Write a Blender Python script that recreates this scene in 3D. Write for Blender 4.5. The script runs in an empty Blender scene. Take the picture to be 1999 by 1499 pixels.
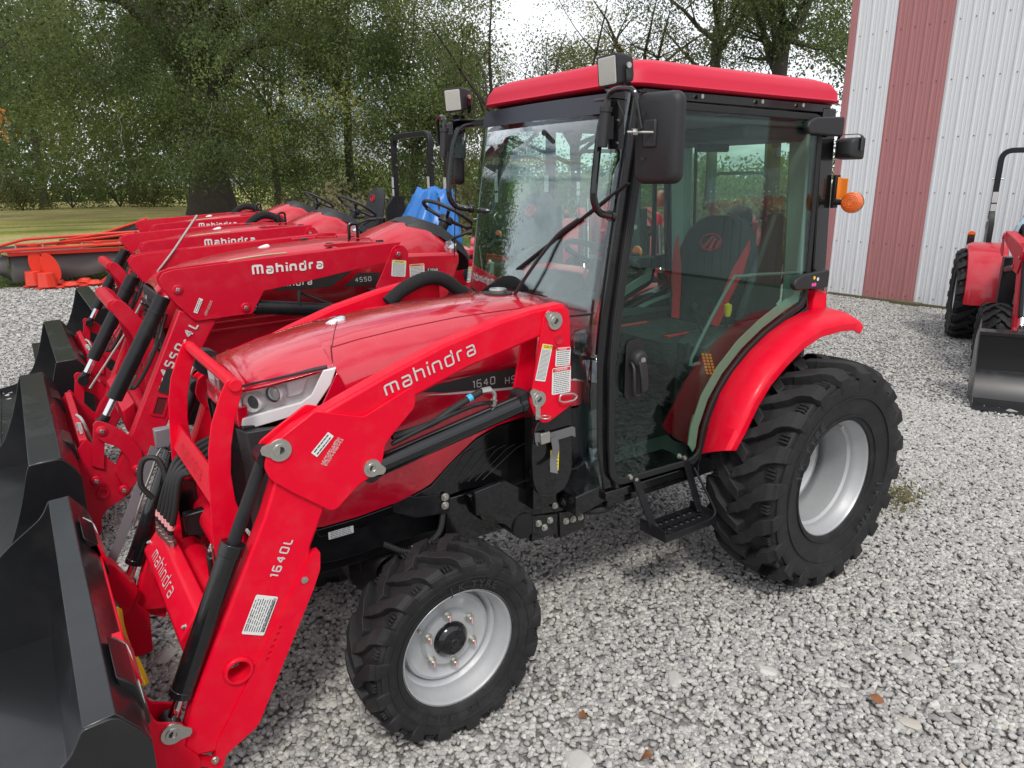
import bpy, bmesh, math, random
import numpy as np
from mathutils import Vector, Matrix
R = math.radians
rnd = random.Random(7)
scene = bpy.context.scene
C = scene.collection

# ---------------------------------------------------------------- camera, sky, sun, exposure
cam_d = bpy.data.cameras.new('camera'); cam_o = bpy.data.objects.new('camera', cam_d); C.objects.link(cam_o)
cam_d.sensor_fit = 'HORIZONTAL'; cam_d.sensor_width = 36; cam_d.lens = 1395.04 / 1999 * 36
cam_d.clip_start = .05; cam_d.clip_end = 2500
yaw, pitch, roll = R(-124.458), R(15.772), R(-.400)
fw = Vector((math.cos(yaw) * math.cos(pitch), math.sin(yaw) * math.cos(pitch), -math.sin(pitch)))
rt = Vector((math.sin(yaw), -math.cos(yaw), 0)); up = rt.cross(fw)
r2 = math.cos(roll) * rt + math.sin(roll) * up; u2 = -math.sin(roll) * rt + math.cos(roll) * up
m = Matrix((r2, u2, -fw)).transposed().to_4x4(); m.translation = Vector((2.73872, 2.33640, 1.73892))
cam_o.matrix_world = m
scene.camera = cam_o
scene.render.resolution_x = 1024; scene.render.resolution_y = 768

SUN_EL, SUN_AZ = 52, 60          # azimuth: world angle of the direction towards the sun
w = bpy.data.worlds.new('World'); scene.world = w; w.use_nodes = True
nt = w.node_tree; N = nt.nodes; L = nt.links
bg = N['Background']
sky = N.new('ShaderNodeTexSky'); sky.sky_type = 'NISHITA'; sky.sun_disc = False
sky.sun_elevation = R(SUN_EL); sky.sun_rotation = R(90 - SUN_AZ)
sky.dust_density = 3.0; sky.air_density = 1.0
tc = N.new('ShaderNodeTexCoord'); mp = N.new('ShaderNodeMapping'); mp.inputs['Scale'].default_value = (1, 1, 3.2)
no = N.new('ShaderNodeTexNoise'); no.inputs['Scale'].default_value = 2.1; no.inputs['Detail'].default_value = 7; no.inputs['Roughness'].default_value = .58
L.new(tc.outputs['Generated'], mp.inputs['Vector']); L.new(mp.outputs[0], no.inputs['Vector'])
cr = N.new('ShaderNodeValToRGB'); cr.color_ramp.elements[0].position = .36; cr.color_ramp.elements[0].color = (0, 0, 0, 1)
cr.color_ramp.elements[1].position = .50; cr.color_ramp.elements[1].color = (1, 1, 1, 1)
L.new(no.outputs['Fac'], cr.inputs['Fac'])
no2 = N.new('ShaderNodeTexNoise'); no2.inputs['Scale'].default_value = 4.5; no2.inputs['Detail'].default_value = 6
L.new(mp.outputs[0], no2.inputs['Vector'])
cl = N.new('ShaderNodeMix'); cl.data_type = 'RGBA'; cl.inputs[6].default_value = (7.0, 7.5, 8.2, 1); cl.inputs[7].default_value = (11.5, 11.6, 11.8, 1)
L.new(no2.outputs['Fac'], cl.inputs[0])
mx = N.new('ShaderNodeMix'); mx.data_type = 'RGBA'
mul = N.new('ShaderNodeMath'); mul.operation = 'MULTIPLY'; mul.inputs[1].default_value = .94
L.new(cr.outputs['Color'], mul.inputs[0]); L.new(mul.outputs[0], mx.inputs[0])
L.new(sky.outputs[0], mx.inputs[6]); L.new(cl.outputs[2], mx.inputs[7])
L.new(mx.outputs[2], bg.inputs['Color']); bg.inputs['Strength'].default_value = .10
sd = bpy.data.lights.new('sun', 'SUN'); sd.energy = 1.5; sd.angle = R(10); sd.color = (1, .96, .9)
so = bpy.data.objects.new('sun', sd); C.objects.link(so)
sdir = Vector((math.cos(R(SUN_AZ)) * math.cos(R(SUN_EL)), math.sin(R(SUN_AZ)) * math.cos(R(SUN_EL)), math.sin(R(SUN_EL))))
so.rotation_euler = (-sdir).to_track_quat('-Z', 'Y').to_euler()
vs = scene.view_settings; vs.view_transform = 'Standard'; vs.look = 'None'; vs.exposure = 0.4; vs.gamma = 1; vs.use_curve_mapping = False
try:
    scene.cycles.max_bounces = 8; scene.cycles.transparent_max_bounces = 16
except Exception: pass

# ---------------------------------------------------------------- materials
MAT = {}
def mat(name, col, rough=.5, metal=0., coat=0., bump=0., bscale=200., var=0., vscale=6., dirt=None, spec=.5, dscale=3., coat_rough=.05):
    if name in MAT: return MAT[name]
    m = bpy.data.materials.new(name); m.use_nodes = True; nt = m.node_tree; N = nt.nodes; L = nt.links
    b = N['Principled BSDF']; b.inputs['Roughness'].default_value = rough; b.inputs['Metallic'].default_value = metal
    b.inputs['Specular IOR Level'].default_value = spec
    b.inputs['Coat Weight'].default_value = coat; b.inputs['Coat Roughness'].default_value = coat_rough
    c4 = (*col, 1); b.inputs['Base Color'].default_value = c4; out = None
    tc = N.new('ShaderNodeTexCoord')
    if var > 0:
        n = N.new('ShaderNodeTexNoise'); n.inputs['Scale'].default_value = vscale; n.inputs['Detail'].default_value = 6; L.new(tc.outputs['Object'], n.inputs['Vector'])
        mx = N.new('ShaderNodeMix'); mx.data_type = 'RGBA'; L.new(n.outputs['Fac'], mx.inputs[0])
        mx.inputs[6].default_value = tuple(c * (1 - var) for c in col) + (1,); mx.inputs[7].default_value = tuple(min(1, c * (1 + var)) for c in col) + (1,)
        out = mx.outputs[2]
    if dirt:
        dc, amt = dirt
        n = N.new('ShaderNodeTexNoise'); n.inputs['Scale'].default_value = dscale; n.inputs['Detail'].default_value = 9; n.inputs['Roughness'].default_value = .7; L.new(tc.outputs['Object'], n.inputs['Vector'])
        r = N.new('ShaderNodeMapRange'); r.inputs['From Min'].default_value = .48; r.inputs['From Max'].default_value = .75; r.inputs['To Max'].default_value = amt
        L.new(n.outputs['Fac'], r.inputs['Value'])
        mx = N.new('ShaderNodeMix'); mx.data_type = 'RGBA'; L.new(r.outputs[0], mx.inputs[0])
        if out: L.new(out, mx.inputs[6])
        else: mx.inputs[6].default_value = c4
        mx.inputs[7].default_value = (*dc, 1); out = mx.outputs[2]
        r3 = N.new('ShaderNodeMath'); r3.operation = 'ADD'; r3.inputs[1].default_value = rough; L.new(r.outputs[0], r3.inputs[0]); L.new(r3.outputs[0], b.inputs['Roughness'])
    if out: L.new(out, b.inputs['Base Color'])
    if bump > 0:
        n = N.new('ShaderNodeTexNoise'); n.inputs['Scale'].default_value = bscale; n.inputs['Detail'].default_value = 4; L.new(tc.outputs['Object'], n.inputs['Vector'])
        bp = N.new('ShaderNodeBump'); bp.inputs['Strength'].default_value = bump; bp.inputs['Distance'].default_value = .004; L.new(n.outputs['Fac'], bp.inputs['Height']); L.new(bp.outputs[0], b.inputs['Normal'])
    MAT[name] = m; return m
def glass(name, tint, refl=1.0, rough=0.0):
    m = bpy.data.materials.new(name); m.use_nodes = True; nt = m.node_tree; N = nt.nodes; L = nt.links
    N.remove(N['Principled BSDF']); o = N['Material Output']
    t = N.new('ShaderNodeBsdfTransparent'); t.inputs[0].default_value = (*tint, 1)
    g = N.new('ShaderNodeBsdfGlossy'); g.inputs['Roughness'].default_value = rough; g.inputs[0].default_value = (.92, .97, 1, 1)
    lw = N.new('ShaderNodeLayerWeight'); lw.inputs['Blend'].default_value = .5
    pw = N.new('ShaderNodeMath'); pw.operation = 'POWER'; pw.inputs[1].default_value = 4.0; L.new(lw.outputs['Facing'], pw.inputs[0])
    f = N.new('ShaderNodeMath'); f.operation = 'MULTIPLY_ADD'; f.inputs[1].default_value = .9; f.inputs[2].default_value = .045; L.new(pw.outputs[0], f.inputs[0])
    mu = N.new('ShaderNodeMath'); mu.operation = 'MULTIPLY'; mu.inputs[1].default_value = refl; mu.use_clamp = True
    mx = N.new('ShaderNodeMixShader'); L.new(f.outputs[0], mu.inputs[0]); L.new(mu.outputs[0], mx.inputs[0]); L.new(t.outputs[0], mx.inputs[1]); L.new(g.outputs[0], mx.inputs[2]); L.new(mx.outputs[0], o.inputs['Surface'])
    MAT[name] = m; return m
red = mat('red_paint', (.74, .0018, .024), .36, coat=.08, dirt=((.55, .10, .10), .16), dscale=14, bump=.05, bscale=22, spec=.16, coat_rough=.12)
red2 = mat('red_hood_paint', (.54, .002, .022), .2, coat=1.0, dirt=((.5, .12, .12), .18), dscale=9, coat_rough=.035, spec=.5)
redb = mat('red_loader_paint_matt', (.56, .0018, .023), .40, coat=.05, dirt=((.5, .10, .10), .18), dscale=9, spec=.35, coat_rough=.2)
redroof = mat('red_roof_plastic', (.58, .010, .040), .5, bump=.15, bscale=500, spec=.35)
black = mat('black_gloss_paint', (.006, .006, .007), .16, coat=.5, spec=.4, coat_rough=.04, dirt=((.03, .029, .027), .2), dscale=5)
bplas = mat('black_plastic', (.018, .018, .02), .52, bump=.12, bscale=900)
bsat = mat('black_satin_paint', (.010, .010, .012), .34, spec=.35, dirt=((.045, .042, .038), .3), dscale=6)
bbucket = mat('bucket_black_paint', (.009, .0095, .011), .30, spec=.5, dirt=((.03, .029, .029), .3), dscale=2.5, coat=.25, coat_rough=.10)
rubber = mat('tyre_rubber', (.017, .017, .018), .58, bump=.3, bscale=120, dirt=((.075, .072, .066), .4), dscale=7, spec=.28)
hose_m = mat('hose_rubber', (.012, .012, .012), .6, bump=.2, bscale=400)
rim_m = mat('silver_rim_paint', (.47, .48, .49), .38, metal=.35, var=.04, vscale=4, dirt=((.3, .28, .26), .25), dscale=5)
zinc = mat('zinc_plated_steel', (.55, .54, .50), .32, metal=.9, var=.15, vscale=40)
chrome = mat('chrome_rod', (.75, .75, .76), .08, metal=1)
grey_m = mat('grey_painted_strap', (.25, .25, .27), .45, metal=.4)
white_d = mat('white_decal', (.72, .72, .70), .45)
silver_d = mat('silver_lettering', (.62, .60, .60), .4, metal=.15)
ink = mat('black_ink', (.02, .02, .02), .6)
red_ink = mat('red_ink', (.65, .02, .03), .5)
yellow = mat('yellow_plastic', (.80, .50, .02), .45)
yellow_d = mat('yellow_decal', (.80, .62, .03), .5)
orange_d = mat('orange_decal', (.80, .25, .03), .5)
cyan_m = mat('blue_band', (.05, .45, .7), .5)
pinkish = mat('pink_mark', (.8, .35, .35), .6)
orange_l = mat('amber_lens', (.75, .13, .004), .12, coat=1, spec=.8)
lens_m = mat('clear_ribbed_lens', (.58, .58, .57), .12, metal=.25, coat=1)
mirror_m = mat('mirror_glass', (.8, .82, .84), .03, metal=1)
fabric = mat('seat_fabric', (.022, .024, .026), .8, bump=.4, bscale=500)
grey_pl = mat('grey_interior_plastic', (.16, .17, .17), .6)
dgrey = mat('dark_interior_plastic', (.04, .042, .045), .6)
gpale = mat('pale_cab_liner', (.32, .40, .36), .6)
seatred = mat('seat_red_vinyl', (.6, .02, .03), .5)
seal = mat('rubber_door_seal', (.012, .012, .012), .65)
cloth_b = mat('black_fabric_sleeve', (.010, .010, .011), .9, bump=.8, bscale=60)
strap_m = mat('webbing_strap', (.13, .13, .135), .8, bump=.5, bscale=300)
led_m = mat('headlamp_reflector', (.72, .70, .69), .30, metal=.0)
silverp = mat('silver_trim', (.70, .70, .71), .3, metal=.1)
glass_w = glass('windshield_glass', (.88, .96, .93), 2.4)
glass_d = glass('door_glass', (.76, .89, .83), .75)
glass_h = glass('headlamp_glass', (.97, .97, .97), .8)

# ---------------------------------------------------------------- mesh helpers
def fillet(pts, r, k=4):
    out = []; n = len(pts)
    for i in range(n):
        p = Vector(pts[i]); a = Vector(pts[i - 1]) - p; b = Vector(pts[(i + 1) % n]) - p
        la, lb = a.length, b.length
        rr = r[i] if isinstance(r, (list, tuple)) else r
        rr = min(rr, la * .45, lb * .45)
        if rr < 1e-4: out.append(tuple(p)); continue
        pa = p + a / la * rr; pb = p + b / lb * rr
        for j in range(k + 1):
            t = j / k; out.append(tuple((1 - t) ** 2 * pa + 2 * t * (1 - t) * p + t * t * pb))
    return out
def inset(pts, d):
    n = len(pts); s = sum(pts[i][0] * pts[(i + 1) % n][1] - pts[(i + 1) % n][0] * pts[i][1] for i in range(n))
    sg = 1 if s > 0 else -1; out = []
    for i in range(n):
        p = Vector(pts[i]); a = (p - Vector(pts[i - 1])); b = (Vector(pts[(i + 1) % n]) - p)
        a.normalize(); b.normalize()
        na = Vector((-a.y, a.x)) * sg; nb = Vector((-b.y, b.x)) * sg
        q = na + nb; k = 1 + na.dot(nb); k = max(k, .25)
        out.append(tuple(p + q / k * d))
    return out
def smooth_path(pts, k=6, closed=False):
    P = [Vector(p) for p in pts]; n = len(P)
    if k < 2 or n < 3: return P
    out = []
    rng = range(n) if closed else range(n - 1)
    for i in rng:
        p0 = P[i - 1] if (i > 0 or closed) else P[0] * 2 - P[1]
        p1 = P[i]; p2 = P[(i + 1) % n]
        p3 = P[(i + 2) % n] if (i + 2 < n or closed) else P[-1] * 2 - P[-2]
        for j in range(k):
            t = j / k
            out.append(.5 * ((2 * p1) + (-p0 + p2) * t + (2 * p0 - 5 * p1 + 4 * p2 - p3) * t * t + (-p0 + 3 * p1 - 3 * p2 + p3) * t ** 3))
    if not closed: out.append(P[-1])
    return out
def round_path(pts, r, k=4):
    P = [Vector(p) for p in pts]; out = [P[0]]
    for i in range(1, len(P) - 1):
        p = P[i]; a = P[i - 1] - p; b = P[i + 1] - p; rr = min(r, a.length * .48, b.length * .48)
        pa = p + a.normalized() * rr; pb = p + b.normalized() * rr
        for j in range(k + 1):
            t = j / k; out.append((1 - t) ** 2 * pa + 2 * t * (1 - t) * p + t * t * pb)
    out.append(P[-1]); return out
class MB:
    def __init__(s): s.v = []; s.f = []
    def add(s, v, f):
        o = len(s.v); s.v += [tuple(a) for a in v]; s.f += [tuple(i + o for i in q) for q in f]; return s
    def box(s, x0, x1, y0, y1, z0, z1):
        v = [(x, y, z) for x in (x0, x1) for y in (y0, y1) for z in (z0, z1)]
        return s.add(v, [(0, 1, 3, 2), (4, 6, 7, 5), (0, 4, 5, 1), (2, 3, 7, 6), (0, 2, 6, 4), (1, 5, 7, 3)])
    def obox(s, c, size, u=(1, 0, 0), w=(0, 0, 1)):
        c = Vector(c); u = Vector(u).normalized(); w = Vector(w); w = (w - u * w.dot(u)).normalized(); q = w.cross(u)
        a, b, d = (k / 2 for k in size)
        v = [c + u * (i * a) + q * (j * b) + w * (k * d) for i in (-1, 1) for j in (-1, 1) for k in (-1, 1)]
        return s.add(v, [(0, 1, 3, 2), (4, 6, 7, 5), (0, 4, 5, 1), (2, 3, 7, 6), (0, 2, 6, 4), (1, 5, 7, 3)])
    def prism(s, pts, ax, a, b):
        def P(p, t):
            return {'y': (p[0], t, p[1]), 'x': (t, p[0], p[1]), 'z': (p[0], p[1], t)}[ax]
        n = len(pts); v = [P(p, a) for p in pts] + [P(p, b) for p in pts]
        return s.add(v, [tuple(range(n)), tuple(range(2 * n - 1, n - 1, -1))] + [(i, (i + 1) % n, n + (i + 1) % n, n + i) for i in range(n)])
    def ring2(s, o, i, ax, a, b):
        def P(p, t):
            return {'y': (p[0], t, p[1]), 'x': (t, p[0], p[1]), 'z': (p[0], p[1], t)}[ax]
        n = len(o); v = [P(p, a) for p in o] + [P(p, a) for p in i] + [P(p, b) for p in o] + [P(p, b) for p in i]; f = []
        for k in range(n):
            l = (k + 1) % n
            f += [(k, l, n + l, n + k), (2 * n + k, 3 * n + k, 3 * n + l, 2 * n + l), (k, 2 * n + k, 2 * n + l, l), (n + k, n + l, 3 * n + l, 3 * n + k)]
        return s.add(v, f)
    def cyl(s, p0, p1, r0, r1=None, n=20, caps=True):
        r1 = r0 if r1 is None else r1
        p0 = Vector(p0); p1 = Vector(p1); d = (p1 - p0).normalized(); a = d.orthogonal().normalized(); b = d.cross(a)
        v = []
        for p, r in ((p0, r0), (p1, r1)):
            v += [p + (a * math.cos(2 * math.pi * i / n) + b * math.sin(2 * math.pi * i / n)) * r for i in range(n)]
        f = [(i, (i + 1) % n, n + (i + 1) % n, n + i) for i in range(n)]
        if caps: f += [tuple(range(n - 1, -1, -1)), tuple(range(n, 2 * n))]
        return s.add(v, f)
    def tube(s, pts, r, n=10, caps=True, k=1, flat=None):
        P = smooth_path(pts, k) if k > 1 else [Vector(p) for p in pts]
        rr = r if isinstance(r, (list, tuple)) else [r] * len(P)
        if len(rr) != len(P): rr = [rr[min(len(rr) - 1, int(i * len(rr) / len(P)))] for i in range(len(P))]
        t = (P[1] - P[0]).normalized(); a = t.orthogonal().normalized(); v = []
        if flat is not None: a = Vector(flat); a = (a - t * a.dot(t)).normalized()
        for i, p in enumerate(P):
            t2 = (P[min(i + 1, len(P) - 1)] - P[max(i - 1, 0)]).normalized()
            a = (a - t2 * a.dot(t2)).normalized(); b = t2.cross(a)
            for j in range(n):
                th = 2 * math.pi * (j + .5) / n; v.append(p + (a * math.cos(th) + b * math.sin(th)) * rr[i])
        m = len(P); f = [(i * n + j, i * n + (j + 1) % n, (i + 1) * n + (j + 1) % n, (i + 1) * n + j) for i in range(m - 1) for j in range(n)]
        if caps: f += [tuple(range(n - 1, -1, -1)), tuple(range((m - 1) * n, m * n))]
        return s.add(v, f)
    def ribbon(s, pts, w, t, side=(0, 1, 0), k=1):
        """flat bar along pts: width w along side, thickness t"""
        P = smooth_path(pts, k) if k > 1 else [Vector(p) for p in pts]; v = []
        sd = Vector(side).normalized()
        for i, p in enumerate(P):
            t2 = (P[min(i + 1, len(P) - 1)] - P[max(i - 1, 0)]).normalized(); q = (sd - t2 * sd.dot(t2)).normalized(); nn = t2.cross(q)
            v += [p + q * w / 2 + nn * t / 2, p - q * w / 2 + nn * t / 2, p - q * w / 2 - nn * t / 2, p + q * w / 2 - nn * t / 2]
        m = len(P); f = [(i * 4 + j, i * 4 + (j + 1) % 4, i * 4 + 4 + (j + 1) % 4, i * 4 + 4 + j) for i in range(m - 1) for j in range(4)] + [(3, 2, 1, 0), (4 * m - 4, 4 * m - 3, 4 * m - 2, 4 * m - 1)]
        return s.add(v, f)
    def lathe(s, prof, o, axis, n=32, closed=False):
        o = Vector(o); d = Vector(axis).normalized(); a = d.orthogonal().normalized(); b = d.cross(a); v = []
        for (t, r) in prof:
            v += [o + d * t + (a * math.cos(2 * math.pi * i / n) + b * math.sin(2 * math.pi * i / n)) * r for i in range(n)]
        m = len(prof); rng = range(m if closed else m - 1)
        f = [(i * n + j, i * n + (j + 1) % n, ((i + 1) % m) * n + (j + 1) % n, ((i + 1) % m) * n + j) for i in rng for j in range(n)]
        return s.add(v, f)
    def loft(s, secs, caps=True, closed=True):
        n = len(secs[0]); v = [p for q in secs for p in q]; m = len(secs)
        f = [(i * n + j, i * n + (j + 1) % n, (i + 1) * n + (j + 1) % n, (i + 1) * n + j) for i in range(m - 1) for j in range(n if closed else n - 1)]
        if caps: f += [tuple(range(n - 1, -1, -1)), tuple(range((m - 1) * n, m * n))]
        return s.add(v, f)
    def mirror_y(s, y=0):
        o = len(s.v); s.v += [(a, 2 * y - b, c) for a, b, c in s.v[:o]]; s.f += [tuple(i + o for i in reversed(q)) for q in list(s.f)]; return s
    def poly3(s, pts, nrm, t0, t1):
        n = len(pts); k = Vector(nrm).normalized(); P = [Vector(q) for q in pts]
        return s.add([q + k * t0 for q in P] + [q + k * t1 for q in P], [tuple(range(n)), tuple(range(2 * n - 1, n - 1, -1))] + [(i, (i + 1) % n, n + (i + 1) % n, n + i) for i in range(n)])
    def build(s, name, m, parent=None, bevel=0, smooth=35, kind=None, thick=0, norm=True):
        me = bpy.data.meshes.new(name); me.from_pydata(s.v, [], s.f)
        if norm:
            bm = bmesh.new(); bm.from_mesh(me); bmesh.ops.recalc_face_normals(bm, faces=bm.faces); bm.to_mesh(me); bm.free()
        me.materials.append(m)
        if smooth:
            me.shade_smooth(); me.set_sharp_from_angle(angle=R(smooth))
        o = bpy.data.objects.new(name, me); C.objects.link(o)
        if parent is not None:
            if parent.parent is not None and parent.parent.parent is not None: parent = parent.parent   # never deeper than thing > part > sub-part
            o.parent = parent
        if thick:
            q = o.modifiers.new('solid', 'SOLIDIFY'); q.thickness = thick; q.offset = 0
        if bevel:
            q = o.modifiers.new('bevel', 'BEVEL'); q.width = bevel; q.segments = 2; q.limit_method = 'ANGLE'; q.angle_limit = R(40); q.use_clamp_overlap = True
        if kind: o['kind'] = kind
        return o
def cut(o, cutter):
    """cut a hole in o with the closed shape in MB cutter"""
    me = bpy.data.meshes.new('cutter'); me.from_pydata(cutter.v, [], cutter.f)
    bm = bmesh.new(); bm.from_mesh(me); bmesh.ops.recalc_face_normals(bm, faces=bm.faces); bm.to_mesh(me); bm.free()
    c = bpy.data.objects.new('cutter', me); C.objects.link(c)
    b = o.modifiers.new('hole', 'BOOLEAN'); b.operation = 'DIFFERENCE'; b.object = c; b.solver = 'EXACT'
    others = [q for q in o.modifiers if q != b]
    for q in others: q.show_viewport = False
    bpy.context.view_layer.update(); dg = bpy.context.evaluated_depsgraph_get()
    nm = bpy.data.meshes.new_from_object(o.evaluated_get(dg)); o.modifiers.remove(b)
    for q in others: q.show_viewport = True
    o.data = nm; nm.set_sharp_from_angle(angle=R(35))
    bpy.data.objects.remove(c); return o
def thing(name, label, cat, loc=(0, 0, 0), rz=0, group=None):
    o = bpy.data.objects.new(name, None); C.objects.link(o); o.empty_display_size = .1
    o.location = loc; o.rotation_euler = (0, 0, rz); o['label'] = label; o['category'] = cat
    if group: o['group'] = group
    return o
def tag(o, label, cat, group=None):
    o['label'] = label; o['category'] = cat
    if group: o['group'] = group
    return o
def structure(o): o['kind'] = 'structure'; return o
def copy_tree(o, parent=None):
    c = o.copy(); C.objects.link(c); c.parent = parent
    for ch in list(o.children): copy_tree(ch, c)
    return c

# ---------------------------------------------------------------- lettering
S = {  # strokes on a grid of x-height 1
 'm': (1.35, [[(0, 0), (0, 1), (1.35, 1), (1.35, 0)], [(.675, 1), (.675, 0)]]),
 'a': (.9, [[(0, 1), (.9, 1), (.9, 0), (0, 0), (0, .52), (.9, .52)]]),
 'h': (.9, [[(0, 1.5), (0, 0)], [(0, 1), (.9, 1), (.9, 0)]]),
 'i': (.0, [[(0, 1), (0, 0)], [(0, 1.22), (.1, 1.45)]]),
 'n': (.9, [[(0, 0), (0, 1), (.9, 1), (.9, 0)]]),
 'd': (.9, [[(.9, 1.5), (.9, 0), (0, 0), (0, 1), (.9, 1)]]),
 'r': (.55, [[(0, 0), (0, 1), (.6, 1)]]),
 '1': (.3, [[(0, 1.1), (.3, 1.3), (.3, 0)]]),
 '6': (.85, [[(.85, 1.3), (0, 1.3), (0, 0), (.85, 0), (.85, .7), (0, .7)]]),
 '4': (.95, [[(.7, 0), (.7, 1.3), (0, .42), (.95, .42)]]),
 '0': (.9, [[(.45, 1.3), (0, 1.3), (0, 0), (.9, 0), (.9, 1.3), (.45, 1.3)]]),
 '5': (.85, [[(.85, 1.3), (0, 1.3), (0, .7), (.85, .7), (.85, 0), (0, 0)]]),
 'L': (.7, [[(0, 1.3), (0, 0), (.75, 0)]]),
 '-': (.45, [[(0, .55), (.5, .55)]]),
 'H': (.85, [[(0, 0), (0, 1.3)], [(0, .65), (.85, .65)], [(.85, 0), (.85, 1.3)]]),
 'S': (.8, [[(.8, 1.3), (0, 1.3), (0, .65), (.8, .65), (.8, 0), (0, 0)]]),
 'T': (.8, [[(0, 1.3), (.9, 1.3)], [(.45, 1.3), (.45, 0)]]),
 ' ': (.4, []),
}
def lettering(word, o, u, v, h, parent, m, wt=.2, name='lettering', gap=.42, lift=.0015, rd=.22):
    """letters as thin raised strokes; o: baseline start, u: reading direction, v: up, h: x-height"""
    o = Vector(o); u = Vector(u).normalized(); v = Vector(v); v = (v - u * v.dot(u)).normalized(); nrm = u.cross(v)
    mb = MB(); x = 0
    for ch in word:
        wd, strokes = S[ch]
        for k, st in enumerate(strokes):
            P = round_path([Vector((a, b, 0)) for a, b in st], rd, 4) if len(st) > 2 else [Vector((a, b, 0)) for a, b in st]
            vv = []
            for i, q in enumerate(P):
                t = (P[min(i + 1, len(P) - 1)] - P[max(i - 1, 0)]).normalized(); nn = Vector((-t.y, t.x, 0))
                for sgn in (1, -1):
                    z = q + nn * sgn * wt / 2; vv.append(o + u * (x + z.x) * h + v * z.y * h + nrm * (lift + .0002 * k))
            mb.add(vv, [(2 * i, 2 * i + 1, 2 * i + 3, 2 * i + 2) for i in range(len(P) - 1)])
        x += wd + gap + (wt if wd else wt * .6)
    return mb.build(name, m, parent, smooth=0, norm=False)
def text_mb(mb, s, o, u, v, size, lift=.001, bold=False):
    cu = bpy.data.curves.new('t', 'FONT'); cu.body = s; cu.size = size; cu.offset = .012 * size if bold else 0; cu.resolution_u = 3
    ob = bpy.data.objects.new('t', cu); C.objects.link(ob); bpy.context.view_layer.update()
    me = bpy.data.meshes.new_from_object(ob.evaluated_get(bpy.context.evaluated_depsgraph_get()))
    o = Vector(o); u = Vector(u).normalized(); v = Vector(v); v = (v - u * v.dot(u)).normalized(); n = u.cross(v)
    mb.add([o + u * p.co.x + v * p.co.y + n * lift for p in me.vertices], [tuple(q.vertices) for q in me.polygons])
    bpy.data.objects.remove(ob); bpy.data.curves.remove(cu); bpy.data.meshes.remove(me); return mb
def text(s, o, u, v, size, parent, m, name='lettering', bold=False, lift=.002):
    return text_mb(MB(), s, o, u, v, size, lift, bold).build(name, m, parent, smooth=0, norm=False)
def decal(parent, o, u, v, wd, ht, m=None, head=None, headtext='', lines=8, bar=None, name='decal', lift=.002, boxes=None, seed=1):
    """sticker: lower-left corner o; text lines, header band and frames as flat print"""
    m = m or white_d; o = Vector(o); u = Vector(u).normalized(); v = Vector(v); v = (v - u * v.dot(u)).normalized(); n = u.cross(v)
    rr = random.Random(seed)
    P = lambda a, b, l: o + u * a + v * b + n * l
    def q(mb, a0, a1, b0, b1, l): mb.add([P(a0, b0, l), P(a1, b0, l), P(a1, b1, l), P(a0, b1, l)], [(0, 1, 2, 3)])
    base = MB(); c = min(wd, ht) * .08
    pl = fillet([(0, 0), (wd, 0), (wd, ht), (0, ht)], c, 3)
    base.add([P(a, b, lift) for a, b in pl], [tuple(range(len(pl)))])
    d = base.build(name, m, parent, smooth=0, norm=False)
    top = ht
    if head:
        hb = MB(); hh = min(ht * .16, wd * .35); q(hb, wd * .03, wd * .97, ht - hh, ht - c * .4, lift + .0004); hb.build('header_band', head, d, smooth=0, norm=False); top = ht - hh
        if headtext:
            text(headtext, P(wd * .16, ht - hh * .78, 0), u, v, hh * .85, d, ink if head is not red_ink else white_d, 'print', True, lift + .0009)
    if lines:
        lb = MB(); lh = (top - ht * .06) / lines
        for i in range(lines):
            b = ht * .04 + i * lh; a = wd * .08
            while a < wd * .88:
                e = min(wd * .92, a + wd * rr.uniform(.06, .2)); q(lb, a, e, b + lh * .3, b + lh * .62, lift + .0005); a = e + wd * .025
            if rr.random() < .25: pass
        lb.build('print', ink, d, smooth=0, norm=False)
    if bar:
        bb = MB(); a = bar[0] * wd
        while a < bar[1] * wd:
            t = wd * rr.uniform(.004, .014); q(bb, a, a + t, bar[2] * ht, bar[3] * ht, lift + .0006); a += t + wd * rr.uniform(.004, .012)
        bb.build('barcode', ink, d, smooth=0, norm=False)
    return d
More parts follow.
